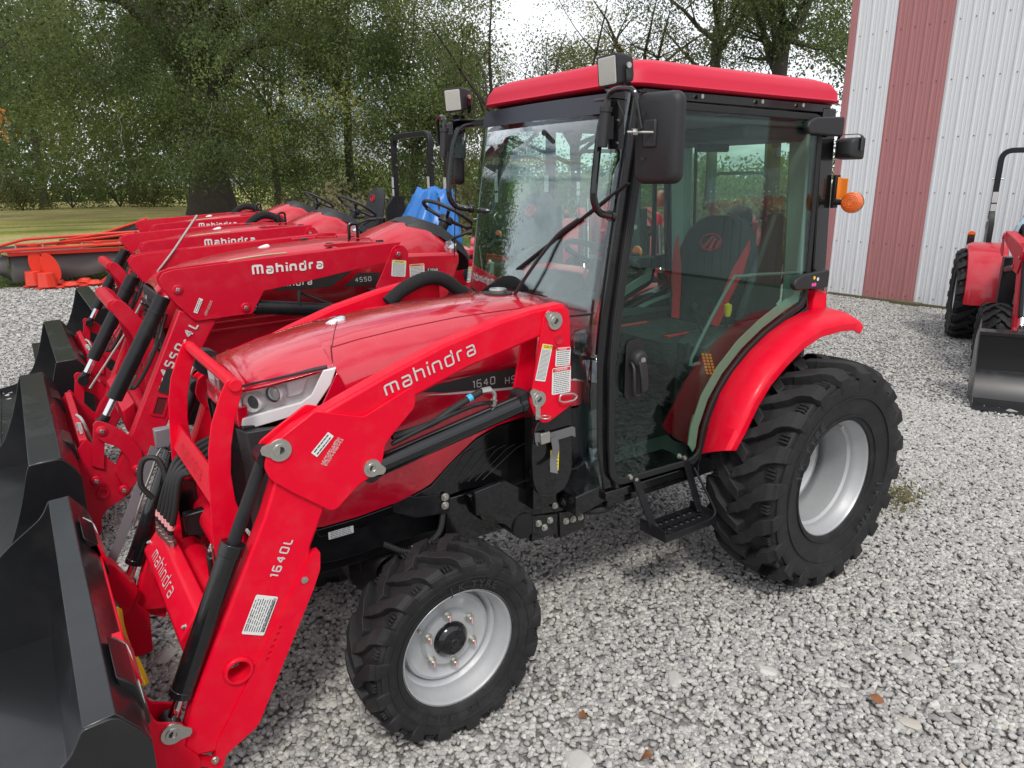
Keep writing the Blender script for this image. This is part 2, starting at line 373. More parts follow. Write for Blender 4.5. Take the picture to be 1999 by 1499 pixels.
# ---------------------------------------------------------------- wheels
def lugs(rad, hw, n, side_r, base_frac, kfac=1.0):
    """R4 tread bars: each climbs the sidewall, turns over the shoulder and runs slanting past the centre line"""
    mb = MB(); pitch = 2 * math.pi / n
    for s in (-1, 1):
        for i in range(n):
            ph0 = pitch * (i + (.5 if s > 0 else 0)); secs = []
            #        y frac, radius base, radius top, angle, halfwidth(angle)
            path = [(.995, side_r - .012, side_r - .006, 0.0, .15), (1.03, side_r + .02 * kfac, side_r + .032 * kfac, 0.0, .22), (1.04, side_r + .055 * kfac, side_r + .070 * kfac, 0.01, .245),
                    (.965, rad * .905, rad * .940, .03, .26), (.86, rad * .925, rad * .978, .06, .265), (.70, rad * .925, rad * .992, .14, .26),
                    (.58, rad * .925, rad * .998, .24, .25), (.50, rad * .925, rad * 1.004, .40, .245), (.16, rad * .925, rad * 1.008, .66, .25), (.14, rad * .925, rad * 1.008, .70, .18), (-.14, rad * .925, rad * 1.006, .90, .17)]
            for (yf, rb, rt, an, w) in path:
                a = ph0 - an * pitch; q = []
                for (da, rr, yy) in ((-w, rb - .012, yf - .05), (-w * .86, rt, yf), (w * .86, rt, yf), (w, rb - .012, yf - .05)):
                    th = a + da * pitch; q.append((rr * math.cos(th), s * yy * hw, rr * math.sin(th)))
                secs.append(q)
            mb.loft(secs)
            # three-bar pad moulded in the pocket between two bars
            for k in (-1, 0, 1):
                q = []; a = ph0 + pitch * (.5 - .10)
                for (da, yf) in ((-.05, .86 - .045), (.05, .86 + .045)):
                    for rr in (rad * .925, rad * .955):
                        th = a + (da + .10 * k) * pitch; q.append((rr * math.cos(th), s * (.80 + .06 * (1 if da > 0 else -1)) * hw, rr * math.sin(th)))
                for dy in (0,):
                    th0 = a + (.10 * k - .035) * pitch; th1 = a + (.10 * k + .035) * pitch; y0, y1 = s * .66 * hw, s * .88 * hw; r0, r1 = rad * .90, rad * .938
                    v = [(r * math.cos(t), y, r * math.sin(t)) for y in (y0, y1) for t in (th0, th1) for r in (r0, r1)]
                    mb.add(v, [(0, 1, 3, 2), (4, 6, 7, 5), (0, 4, 5, 1), (2, 3, 7, 6), (0, 2, 6, 4), (1, 5, 7, 3)])
    return mb
def arc_text(word, r, th0, h, y):
    mb = MB(); th = R(th0)
    for ch in word:
        if ch != ' ':
            u = Vector((-math.sin(th), 0, math.cos(th))); v = Vector((math.cos(th), 0, math.sin(th)))
            text_mb(mb, ch, v * r + Vector((0, y, 0)), u, v, h, 0, True)
        th += h * (.72 if ch != ' ' else .5) / r
    top = list(mb.v); n = len(top)
    return mb
def wheel(parent, loc, side, rad, hw, rim_r, name, n, disc_depth, front=True, detail=True, tread_n=None, turn=0):
    """side=+1: outer face towards +y. loc: centre of the tyre"""
    w = bpy.data.objects.new(name, None); C.objects.link(w); w.location = loc; w.parent = parent; w.empty_display_size = .1
    if side < 0: w.rotation_euler = (0, 0, math.pi + turn)
    elif turn: w.rotation_euler = (0, 0, turn)
    t = MB(); r0 = rim_r - .006; k = rad
    prof = [(-hw * .80, r0), (-hw * .86, r0 + .012), (-hw * .97, (r0 + k) * .5 - .01), (-hw * 1.0, k * .86), (-hw * .93, k * .870), (-hw * .80, k * .905), (0, k * .93),
            (hw * .80, k * .905), (hw * .93, k * .870), (hw * 1.0, k * .86), (hw * .97, (r0 + k) * .5 - .01), (hw * .86, r0 + .012), (hw * .80, r0)]
    P = [Vector((a, b, 0)) for a, b in prof]; P = smooth_path(P, 3)
    t.lathe([(p.x, p.y) for p in P], (0, 0, 0), (0, 1, 0), 56 if detail else 28)
    for rr_, dd in ((rim_r + .018, .003), (rim_r + (k - rim_r) * .42, .002)):   # moulded rings on the sidewall
        yy = hw * (.885 if dd == .003 else .975)
        t.lathe([(yy - .004, rr_ - .004), (yy + dd + .002, rr_ - .002), (yy + dd + .002, rr_ + .002), (yy - .004, rr_ + .004)], (0, 0, 0), (0, 1, 0), 48)
    ty = t.build('tyre', rubber, w, smooth=50)
    lugs(rad, hw, n, k * .80, .96, kfac=k / .53).build('tread', rubber, w, bevel=.004 if detail else 0, smooth=30)
    if detail and side > 0:
        hh = .052 if not front else .036; rr_ = (rim_r + k * .80) / 2 - hh * .35
        for t0 in ((15, 195) if not front else (80, 255)):
            arc_text('JK TYRE', rr_, t0, hh, hw * 1.0).build('raised_lettering', mat('tyre_lettering', (.026, .026, .027), .42), w, smooth=0, norm=False)
    rm = MB(); f = hw * .80
    R1 = rim_r
    pr = [(f - .008, R1 - .016), (f + .004, R1 - .004), (f + .002, R1 + .003), (f - .010, R1 + .002), (f - .014, R1 - .016), (f - .030, R1 - .020), (f - .045, R1 - .030), (f - .075, R1 - .032),
          (f - .085, R1 - .042), (-f * .2, R1 - .048), (-f + .04, R1 - .03), (-f, R1)]
    pr = [(f + .004, R1 - .003), (f - .004, R1 + .003), (f - .004, R1 - .004)] + [(f - .003, R1 - .010), (f - .012, R1 - .016), (f - .034, R1 - .018), (f - .044, R1 - .027), (f - .074, R1 - .029), (f - .084, R1 - .040), (-f * .35, R1 - .045), (-f + .05, R1 - .03), (-f + .0, R1 - .004)]
    rmo = None
    rm.lathe(pr, (0, 0, 0), (0, 1, 0), 64)
    dy = f - disc_depth; dr = R1 - .040
    if front:
        rm.lathe([(dy - .05, dr), (dy - .035, dr - .004), (dy - .012, dr - .012), (dy - .008, dr - .022), (dy - .018, dr - .036), (dy - .016, .098), (dy + .004, .088), (dy + .004, .03)], (0, 0, 0), (0, 1, 0), 56)
    else:
        rm.lathe([(dy - .02, dr + .0), (dy, dr - .008), (dy + .004, dr - .03), (dy - .012, dr - .05), (dy - .03, .13), (dy - .02, .11), (dy - .02, .04)], (0, 0, 0), (0, 1, 0), 56)
    rm.build('rim', rim_m, w, smooth=40)
    if front:
        hb = MB(); hb.lathe([(dy + .0, .061), (dy + .012, .060), (dy + .024, .050), (dy + .03, .042), (dy + .031, .012), (dy + .033, .010), (dy + .034, 0.0001)], (0, 0, 0), (0, 1, 0), 32)
        hb.build('hub_cap', black, w)
        for i in range(6):
            a = R(24 + 60 * i); x, z = .088 * math.cos(a), .088 * math.sin(a)
            b = MB(); b.cyl((x, dy + .004, z), (x, dy + .008, z), .0155, n=16); b.cyl((x, dy + .008, z), (x, dy + .020, z), .0105, n=6); b.cyl((x, dy + .020, z), (x, dy + .026, z), .006, n=10)
            bo = b.build('wheel_bolt', zinc, w)
            MB().box(x - .0018, x + .0018, dy + .0262, dy + .0268, z - .012, z + .010).build('paint_mark', pinkish, bo, smooth=0)
    a = R(38) if front else R(100)
    v = MB(); rv = R1 - .034
    v.cyl((rv * math.cos(a), f - .055, rv * math.sin(a)), ((rv - .006) * math.cos(a), f - .02, (rv - .006) * math.sin(a)), .0045, n=8)
    v.cyl(((rv - .006) * math.cos(a), f - .03, (rv - .006) * math.sin(a)), ((rv - .006) * math.cos(a), f - .015, (rv - .006) * math.sin(a)), .006, n=8)
    v.build('valve', zinc, w)
    return w

def pin(parent, x, y, z, s=1, tab=None, r=.022, name='pin'):
    """pivot pin with washer and keeper tab, outer face towards s*y"""
    p = MB(); t = .006 * s
    p.lathe([(0, .001), (0, r), (t, r - .001), (t, r * .62), (t * 1.5, r * .58), (t * 1.5, r * .36), (t * .4, r * .30), (t * .4, .0005)], (x, y, z), (0, 1, 0), 28)
    if tab is not None:
        d = Vector((math.cos(R(tab)), 0, math.sin(R(tab)))); q = Vector((-d.z, 0, d.x)); o = Vector((x, y, z))
        pts = [o + q * r * .92, o + d * r * 1.5 + q * r * .35, o + d * r * 1.62, o + d * r * 1.5 - q * r * .35, o - q * r * .92]
        k = Vector((0, t * .8, 0)); n = 5; p.add([a for a in pts] + [a + k for a in pts], [tuple(range(n)), tuple(range(2 * n - 1, n - 1, -1))] + [(i, (i + 1) % n, n + (i + 1) % n, n + i) for i in range(n)])
    o = p.build(name, zinc, parent)
    c = MB(); c.cyl((x, y + t * .45, z), (x, y + t * .6, z), r * .3, n=14); c.build('pin_centre', ink, o)
    return o
def bolt(parent, x, y, z, ax='y', s=1, r=.011, mark=True):
    d = {'y': Vector((0, s, 0)), 'x': Vector((s, 0, 0)), 'z': Vector((0, 0, s))}[ax]; o = Vector((x, y, z))
    b = MB().cyl(o, o + d * .003, r * 1.35, n=14); b.cyl(o + d * .003, o + d * .011, r, n=6); b.cyl(o + d * .011, o + d * .014, r * .5, n=8)
    o2 = b.build('bolt', zinc, parent)
    return o2
# ================================================================ ground
def sstep(t): t = min(1, max(0, t)); return t * t * (3 - 2 * t)
def hgt(x, y):
    d = -13.5 - y + .25 * math.sin(x * .7)
    h = .45 * sstep(d / 28)
    h2 = -.12 * sstep((-8.5 - x) / 4)
    far = -.5 * sstep((math.hypot(x, y) - 60) / 60)
    return h * sstep((x + 16) / 12) + h2 + far
def grass_mask(x, y):
    e = .35 * math.sin(x * 1.3) + .2 * math.sin(x * 3.1 + 1)
    return y + e * .5 < -13.35 or (x < -12.5 + .4 * math.sin(y) ) or math.hypot(x, y) > 26
def node_ground(name, kind):
    m = bpy.data.materials.new(name); m.use_nodes = True; nt = m.node_tree; N = nt.nodes; L = nt.links; b = N['Principled BSDF']; b.inputs['Roughness'].default_value = .95; b.inputs['Specular IOR Level'].default_value = .2
    tc = N.new('ShaderNodeTexCoord')
    def noise(sc, det=5, ro=.6, vec=None):
        n = N.new('ShaderNodeTexNoise'); n.inputs['Scale'].default_value = sc; n.inputs['Detail'].default_value = det; n.inputs['Roughness'].default_value = ro; L.new(vec or tc.outputs['Object'], n.inputs['Vector']); return n.outputs['Fac']
    def ramp(src, els):
        r = N.new('ShaderNodeValToRGB'); e = r.color_ramp.elements
        while len(e) < len(els): e.new(.5)
        for q, (p, c) in zip(e, els): q.position = p; q.color = (*c, 1)
        L.new(src, r.inputs['Fac']); return r.outputs['Color']
    def mix(a, b_, f, mode='MIX'):
        x = N.new('ShaderNodeMix'); x.data_type = 'RGBA'; x.blend_type = mode; L.new(a, x.inputs[6]); L.new(b_, x.inputs[7])
        if isinstance(f, float): x.inputs[0].default_value = f
        else: L.new(f, x.inputs[0])
        return x.outputs[2]
    if kind == 'gravel':
        v = N.new('ShaderNodeTexVoronoi'); v.inputs['Scale'].default_value = 42; L.new(tc.outputs['Object'], v.inputs['Vector'])
        v2 = N.new('ShaderNodeTexVoronoi'); v2.inputs['Scale'].default_value = 42; v2.feature = 'DISTANCE_TO_EDGE'; L.new(tc.outputs['Object'], v2.inputs['Vector'])
        sp = N.new('ShaderNodeSeparateColor'); L.new(v.outputs['Color'], sp.inputs[0])
        c = ramp(sp.outputs[0], [(0, (.18, .175, .17)), (.4, (.30, .29, .28)), (.8, (.42, .41, .39)), (1, (.54, .52, .50))])
        ed = ramp(v2.outputs['Distance'], [(0, (.65, .65, .65)), (.12, (1, 1, 1))])
        c = mix(c, ed, 1.0, 'MULTIPLY')
        big = ramp(noise(.5, 4), [(.35, (.80, .78, .76)), (.65, (1.0, 1.0, 1.0))]); c = mix(c, big, 1.0, 'MULTIPLY')
        L.new(c, b.inputs['Base Color'])
        bp = N.new('ShaderNodeBump'); bp.inputs['Strength'].default_value = .8; bp.inputs['Distance'].default_value = .012; L.new(v2.outputs['Distance'], bp.inputs['Height']); L.new(bp.outputs[0], b.inputs['Normal'])
    else:
        mp = N.new('ShaderNodeMapping'); mp.inputs['Scale'].default_value = (.10, 1.0, 1); L.new(tc.outputs['Object'], mp.inputs['Vector'])
        st = ramp(noise(.45, 3, .5, mp.outputs[0]), [(.36, (.26, .29, .08)), (.46, (.44, .43, .14)), (.56, (.56, .46, .25)), (.66, (.34, .37, .10))])
        fn = ramp(noise(9, 8, .75), [(.3, (.55, .55, .5)), (.7, (1.25, 1.2, 1.1))]); c = mix(st, fn, 1.0, 'MULTIPLY')
        sp = N.new('ShaderNodeSeparateXYZ'); L.new(tc.outputs['Object'], sp.inputs[0])
        mr = N.new('ShaderNodeMapRange'); mr.inputs['From Min'].default_value = -22; mr.inputs['From Max'].default_value = -17; L.new(sp.outputs['Y'], mr.inputs['Value'])
        gr = ramp(noise(3, 8, .7), [(.3, (.055, .10, .022)), (.7, (.12, .165, .045))]); c = mix(c, gr, mr.outputs[0])
        L.new(c, b.inputs['Base Color'])
        bp = N.new('ShaderNodeBump'); bp.inputs['Strength'].default_value = 1; bp.inputs['Distance'].default_value = .05; L.new(noise(30, 6), bp.inputs['Height']); L.new(bp.outputs[0], b.inputs['Normal'])
    return m
def sheet(name, keep, m, xs, ys, dz=0):
    v = []; idx = {}; f = []
    for i, x in enumerate(xs):
        for j, y in enumerate(ys): idx[i, j] = len(v); v.append((x, y, hgt(x, y) + dz))
    for i in range(len(xs) - 1):
        for j in range(len(ys) - 1):
            if keep((xs[i] + xs[i + 1]) / 2, (ys[j] + ys[j + 1]) / 2): f.append((idx[i, j], idx[i + 1, j], idx[i + 1, j + 1], idx[i, j + 1]))
    o = MB().add(v, f).build(name, m, None, smooth=60, norm=False); o['kind'] = 'structure'; return o
gx = [-700, -400, -250, -160, -110, -80] + list(np.arange(-60, 40.1, 1.0)) + [60, 90, 150, 300, 700]
gy = [-700, -400, -250, -160, -110, -80] + list(np.arange(-60, 30.1, 1.0)) + [60, 90, 150, 300, 700]
sheet('field_ground', lambda x, y: True, node_ground('meadow', 'grass'), gx, gy, -.03)
fx = list(np.arange(-13, 27.1, .25)); fy = list(np.arange(-14.5, 27.1, .25))
sheet('gravel_yard', lambda x, y: not grass_mask(x, y), node_ground('gravel_bed', 'gravel'), fx, fy, -.004)
# ---- loose stones (geometry nodes scatter a deformed pebble over the yard)
def stone_mat():
    m = bpy.data.materials.new('limestone_chips'); m.use_nodes = True; nt = m.node_tree; N = nt.nodes; L = nt.links; b = N['Principled BSDF']; b.inputs['Roughness'].default_value = .85; b.inputs['Specular IOR Level'].default_value = .3
    oi = N.new('ShaderNodeObjectInfo'); r = N.new('ShaderNodeValToRGB'); e = r.color_ramp.elements
    els = [(0, (.27, .265, .26)), (.25, (.34, .33, .32)), (.5, (.41, .40, .38)), (.75, (.48, .47, .445)), (.95, (.58, .57, .54)), (1, (.47, .43, .37))]
    while len(e) < len(els): e.new(.5)
    for q, (p, c) in zip(e, els): q.position = p; q.color = (*c, 1)
    L.new(oi.outputs['Random'], r.inputs['Fac'])
    tc = N.new('ShaderNodeTexCoord'); n = N.new('ShaderNodeTexNoise'); n.inputs['Scale'].default_value = 2.2; n.inputs['Detail'].default_value = 5; L.new(tc.outputs['Object'], n.inputs['Vector'])
    r2 = N.new('ShaderNodeValToRGB'); r2.color_ramp.elements[0].position = .3; r2.color_ramp.elements[0].color = (.90, .89, .88, 1); r2.color_ramp.elements[1].position = .7; r2.color_ramp.elements[1].color = (1.05, 1.05, 1.04, 1); L.new(n.outputs['Fac'], r2.inputs['Fac'])
    x = N.new('ShaderNodeMix'); x.data_type = 'RGBA'; x.blend_type = 'MULTIPLY'; x.inputs[0].default_value = 1; L.new(r.outputs[0], x.inputs[6]); L.new(r2.outputs[0], x.inputs[7]); L.new(x.outputs[2], b.inputs['Base Color'])
    return m
STONE = stone_mat()
def scatter_tree(name, density, smin, smax, mat_, seed, sub=2, flat=(1, 1, .62), tiltall=True):
    g = bpy.data.node_groups.new(name, 'GeometryNodeTree'); g.interface.new_socket('Geometry', in_out='INPUT', socket_type='NodeSocketGeometry'); g.interface.new_socket('Geometry', in_out='OUTPUT', socket_type='NodeSocketGeometry')
    N = g.nodes; L = g.links; gi = N.new('NodeGroupInput'); go = N.new('NodeGroupOutput')
    d = N.new('GeometryNodeDistributePointsOnFaces'); d.inputs['Density'].default_value = density; d.inputs['Seed'].default_value = seed; L.new(gi.outputs[0], d.inputs['Mesh'])
    ico = N.new('GeometryNodeMeshIcoSphere'); ico.inputs['Radius'].default_value = 1; ico.inputs['Subdivisions'].default_value = sub
    sp = N.new('GeometryNodeSetPosition'); L.new(ico.outputs['Mesh'], sp.inputs['Geometry'])
    no = N.new('ShaderNodeTexNoise'); no.inputs['Scale'].default_value = .9; no.inputs['Detail'].default_value = 1; po = N.new('GeometryNodeInputPosition'); ofs = N.new('ShaderNodeVectorMath'); ofs.operation = 'ADD'; ofs.inputs[1].default_value = (seed * 3.1, seed, 2)
    L.new(po.outputs[0], ofs.inputs[0]); L.new(ofs.outputs[0], no.inputs['Vector'])
    sb = N.new('ShaderNodeVectorMath'); sb.operation = 'SUBTRACT'; sb.inputs[1].default_value = (.5, .5, .5); L.new(no.outputs['Color'], sb.inputs[0])
    sc = N.new('ShaderNodeVectorMath'); sc.operation = 'SCALE'; sc.inputs['Scale'].default_value = 1.55; L.new(sb.outputs[0], sc.inputs[0]); L.new(sc.outputs[0], sp.inputs['Offset'])
    sm = N.new('GeometryNodeSetShadeSmooth'); sm.inputs['Shade Smooth'].default_value = sub > 1; L.new(sp.outputs[0], sm.inputs[0])
    ma = N.new('GeometryNodeSetMaterial'); ma.inputs['Material'].default_value = mat_; L.new(sm.outputs[0], ma.inputs['Geometry'])
    ip = N.new('GeometryNodeInstanceOnPoints'); L.new(d.outputs['Points'], ip.inputs['Points']); L.new(ma.outputs[0], ip.inputs['Instance'])
    rr = N.new('FunctionNodeRandomValue'); rr.data_type = 'FLOAT_VECTOR'; rr.inputs[0].default_value = (-.5, -.5, 0); rr.inputs[1].default_value = (.5, .5, 6.28); L.new(rr.outputs[0], ip.inputs['Rotation'])
    rs = N.new('FunctionNodeRandomValue'); rs.data_type = 'FLOAT_VECTOR'; rs.inputs[0].default_value = tuple(smin * k for k in flat); rs.inputs[1].default_value = tuple(smax * k for k in flat); rs.inputs['Seed'].default_value = 5
    L.new(rs.outputs[0], ip.inputs['Scale']); L.new(ip.outputs[0], go.inputs[0]); return g
def stones(name, rects, density, smin, smax, seed, z=.006, sub=2, flat=(1, 1, .62), mat_=None):
    mb = MB()
    for (x0, x1, y0, y1) in rects: mb.add([(x0, y0, z), (x1, y0, z), (x1, y1, z), (x0, y1, z)], [(0, 1, 2, 3)])
    o = mb.build(name, mat_ or STONE, None, smooth=0, kind='stuff', norm=False)
    md = o.modifiers.new('scatter', 'NODES'); md.node_group = scatter_tree(name, density, smin, smax, mat_ or STONE, seed, sub, flat); return o
near = [(-3.2, 3.3, -2.0, 2.1)]
mid = [(-8.2, -3.2, -4.1, 3.2), (-3.2, 4.0, -7.5, -2.0), (-7.6, -3.2, -7.5, -4.1), (3.3, 4.2, -2, 2.1)]
stones('gravel', near, 3000, .0062, .0120, 1, flat=(1, 1, .8))
stones('gravel', near, 1700, .0075, .0145, 2, flat=(1, 1, .75))
stones('gravel', mid, 1900, .0085, .0165, 3, sub=1)
stones('gravel', [(-3.5, 6.5, -12.9, -7.5)], 420, .014, .030, 4, sub=1)
stones('gravel', near + mid, 9, .016, .030, 6, z=.006, flat=(1, 1, .5))
bigs = [(1.45, -.02, .065), (1.02, .86, .045), (.72, 1.02, .05), (1.9, .86, .05), (1.55, .95, .055), (.2, 1.28, .04), (-.9, 1.2, .045), (-2.4, .9, .06), (-3.4, .2, .05), (-1.7, 1.5, .05), (2.5, -.35, .05), (.55, 1.45, .04)]
def rock(x, y, r, sd):
    rr = random.Random(sd); bm = bmesh.new(); bmesh.ops.create_icosphere(bm, subdivisions=2, radius=1)
    k = [Vector((rr.uniform(-1, 1), rr.uniform(-1, 1), rr.uniform(-1, 1))).normalized() for _ in range(9)]
    for v in bm.verts:
        for q in k:
            e = v.co.dot(q) - rr.uniform(.55, .56)
            if e > 0: v.co -= q * e * .9
        v.co = Vector((v.co.x * r * 1.2, v.co.y * r * .9, v.co.z * r * .45))
    me = bpy.data.meshes.new('larger_stone'); bm.to_mesh(me); bm.free(); me.materials.append(STONE); o = bpy.data.objects.new('larger_stone', me); C.objects.link(o); o.location = (x, y, r * .2); o.rotation_euler = (0, 0, rr.uniform(0, 6)); return o
ROCKLAB = ['largest pale grey stone right behind the front tyre', 'flat grey stone on the gravel at the bottom centre', 'small flat stone beside the brown leaf at the bottom', 'pale stone at the bottom edge in front of the front tyre', 'grey stone at the bottom edge, just right of the front tyre', 'small grey stone near the bottom right corner', 'grey stone midway between rear tyre and bottom right corner', 'flat pale stone near the right edge beyond the rear tyre', 'grey stone on the open gravel towards the barn', 'grey stone at the right edge level with the rear tyre', 'dark stone under the nose of the cab tractor', 'small stone low in the picture right of centre']
for i, (x, y, r) in enumerate(bigs): tag(rock(x, y, r, i), ROCKLAB[i], 'stone', 'larger stones lying on the gravel')
# dry leaves on the gravel
leaf_b = mat('dry_leaf', (.22, .085, .03), .8)
for i, (x, y, z) in enumerate([(1.377,1.072,0.030),(0.550,1.337,0.030),(1.421,0.826,0.030)]):
    l = MB(); n_ = 7; P = [(.022 * math.cos(a) * (1 + .3 * math.cos(3 * a)), .016 * math.sin(a) * (1 + .25 * math.sin(5 * a)), .006 * math.sin(2 * a)) for a in np.linspace(0, 2 * math.pi, 12, endpoint=False)]
    l.add([(0, 0, .004)] + P, [(0, k + 1, (k + 1) % 12 + 1) for k in range(12)]); o = l.build('dry_leaf', leaf_b, None); o.location = (x, y, z); o.rotation_euler = (.3, .2, i * 2.)
    tag(o, ['curled brown dry leaf on the gravel at the bottom of the picture', 'brown dry leaf on the gravel in front of the rear wheel', 'small brown leaf beside a flat stone near the front tyre'][i], 'leaf', 'dry leaves on the gravel')

# ================================================================ barn
def metal_mat(name, c1, c2, dirt):
    m = bpy.data.materials.new(name); m.use_nodes = True; nt = m.node_tree; N = nt.nodes; L = nt.links; b = N['Principled BSDF']; b.inputs['Roughness'].default_value = .5; b.inputs['Specular IOR Level'].default_value = .4
    tc = N.new('ShaderNodeTexCoord'); mp = N.new('ShaderNodeMapping'); mp.inputs['Scale'].default_value = (14, 14, .7); L.new(tc.outputs['Object'], mp.inputs['Vector'])
    n = N.new('ShaderNodeTexNoise'); n.inputs['Scale'].default_value = 2; n.inputs['Detail'].default_value = 8; n.inputs['Roughness'].default_value = .7; L.new(mp.outputs[0], n.inputs['Vector'])
    x = N.new('ShaderNodeMix'); x.data_type = 'RGBA'; x.inputs[6].default_value = (*c1, 1); x.inputs[7].default_value = (*c2, 1); L.new(n.outputs['Fac'], x.inputs[0])
    n2 = N.new('ShaderNodeTexNoise'); n2.inputs['Scale'].default_value = 2.5; n2.inputs['Detail'].default_value = 9; n2.inputs['Roughness'].default_value = .75; L.new(mp.outputs[0], n2.inputs['Vector'])
    sp = N.new('ShaderNodeSeparateXYZ'); L.new(tc.outputs['Object'], sp.inputs[0])
    hm = N.new('ShaderNodeMapRange'); hm.inputs['From Min'].default_value = 1.0; hm.inputs['From Max'].default_value = 0; hm.inputs['To Min'].default_value = .0; hm.inputs['To Max'].default_value = .75; L.new(sp.outputs['Z'], hm.inputs['Value'])
    dm = N.new('ShaderNodeMapRange'); dm.inputs['From Min'].default_value = .5; dm.inputs['From Max'].default_value = .68; L.new(n2.outputs['Fac'], dm.inputs['Value'])
    mu = N.new('ShaderNodeMath'); mu.operation = 'MULTIPLY'; L.new(hm.outputs[0], mu.inputs[0]); L.new(dm.outputs[0], mu.inputs[1])
    y = N.new('ShaderNodeMix'); y.data_type = 'RGBA'; L.new(mu.outputs[0], y.inputs[0]); L.new(x.outputs[2], y.inputs[6]); y.inputs[7].default_value = (*dirt, 1); L.new(y.outputs[2], b.inputs['Base Color']); return m
wm = metal_mat('white_barn_steel', (.62, .64, .66), (.75, .755, .765), (.24, .23, .18)); rm_ = metal_mat('faded_red_barn_steel', (.36, .13, .135), (.47, .22, .22), (.16, .10, .08))
screw_m = mat('barn_screw', (.10, .08, .07), .6); wood = mat('mossy_board', (.12, .11, .06), .9, var=.4, vscale=8)
BX = -7.75; barn = thing('metal_barn', 'white ribbed steel barn with vertical faded red stripes behind the tractors', 'barn', (BX, -4.2, 0))
def panel(y0, w_, m, H=5.2, n=4, along='y'):
    """ribbed sheet, ribs standing proud; local coordinates of the barn"""
    P = [(0, 0)]; s = w_ / n
    for i in range(n):
        a = i * s
        P += [(a + .012, 0), (a + .022, .010), (a + .042, .010), (a + .052, 0), (a + s * .48, 0), (a + s * .48 + .006, .004), (a + s * .48 + .014, .004), (a + s * .48 + .020, 0), (a + s * .72, 0), (a + s * .72 + .006, .004), (a + s * .72 + .014, .004), (a + s * .72 + .020, 0)]
    P.append((w_ - .001, 0)); mb = MB(); k = len(P)
    if along == 'y': V = [(b, y0 + a, z) for z in (0.02, H) for a, b in P]
    else: V = [(-(y0 + a), -b, z) for z in (0.02, H) for a, b in P]
    mb.add(V, [(i, i + 1, k + i + 1, k + i) for i in range(k - 1)]); o = mb.build('wall_panel', m, barn, smooth=0, norm=False)
    if along == 'y' and y0 < 6:
        sc = MB(); z = .12
        while z < H:
            for i in range(n): sc.cyl((.0, y0 + i * s + .075, z), (.006, y0 + i * s + .075, z), .008, n=6)
            z += .72
        sc.build('screw', screw_m, o, kind='stuff', smooth=0)
    return o
y = .06; panel(y, .59, wm, n=3); y += .59
panel(y, .766, rm_); y += .766
seq = [wm] * 5 + [rm_] + [wm] * 5 + [rm_] + [wm] * 5 + [rm_] + [wm] * 4
for m_ in seq: panel(y, .766, m_); y += .766
BL = y
a = .06
for m_ in [wm, rm_] + [wm] * 5 + [rm_] + [wm] * 4: panel(a, .766, m_, H=5.2, along='x'); a += .766
MB().box(-.07, .024, -.024, .07, .0, 5.25).build('corner_trim', rm_, barn, bevel=.004)
MB().box(-.10, .0, .07, BL, .0, .018).box(-.05, .022, .10, BL, -.06, .045).build('base_board', wood, barn, bevel=.004)
MB().box(.0, .12, 1.15, 1.55, -.02, .055).build('loose_board', wood, barn, bevel=.006)
W_ = a
MB().prism([(.25, 5.15), (-W_ / 2, 7.2), (-W_ - .25, 5.15), (-W_ - .25, 5.25), (-W_ / 2, 7.32), (.25, 5.25)], 'y', -.3, BL + .3).build('roof', rm_, barn)
MB().box(-W_, -.02, .02, .04, .02, 5.2).box(-W_ - .02, -W_, .02, BL, .02, 5.2).box(-W_, -.02, BL - .02, BL, .02, 5.2).prism([(-.02, 5.2), (-W_ / 2, 7.18), (-W_, 5.2)], 'y', .0, .02).build('end_wall', wm, barn)
# ================================================================ the cab tractor in front
T = thing('cab_tractor', 'red compact tractor with enclosed glass cab and front loader, nearest the camera', 'tractor')
# ---- hood
def hsec(x, zc, w, zb, k=1):
    h = [(0, zc), (.11, zc - .006), (.195, zc - .028), (w - .035, zc - .085), (w - .008, zc - .13), (w, zc - .19), (w, zb)]
    h = [(min(a, w), max(b, zb)) for a, b in h]
    return [(x, -a, b) for a, b in reversed(h[1:])] + [(x, a, b) for a, b in h]
hs = [(1.00, 1.312, .298, 1.10), (1.2, 1.318, .298, 1.10), (1.5, 1.314, .297, 1.10), (1.70, 1.300, .296, 1.10), (1.87, 1.282, .296, 1.10), (1.975, 1.266, .295, 1.10), (1.99, 1.263, .293, 1.199), (2.10, 1.240, .282, 1.181), (2.18, 1.216, .262, 1.166), (2.235, 1.200, .238, 1.156)]
h = MB()
secs = [hsec(*a) for a in hs]
h.loft(secs, closed=False, caps=False)
tip = secs[-1]; low = [(2.258, y * .93, min(z, 1.152)) for (_, y, z) in tip]
h.loft([tip, low], closed=False, caps=False)
hood = h.build('hood', red2, T, smooth=28, thick=.006)
def hoodz(x, y):
    for a, b in zip(hs, hs[1:]):
        if a[0] <= x <= b[0]:
            t = (x - a[0]) / (b[0] - a[0]); zc = a[1] + t * (b[1] - a[1]); break
    ay = abs(y); pr = [(0, 0), (.11, -.006), (.195, -.028), (.26, -.085)]
    for p, q in zip(pr, pr[1:]):
        if p[0] <= ay <= q[0]: return zc + p[1] + (ay - p[0]) / (q[0] - p[0]) * (q[1] - p[1])
    return zc - .1
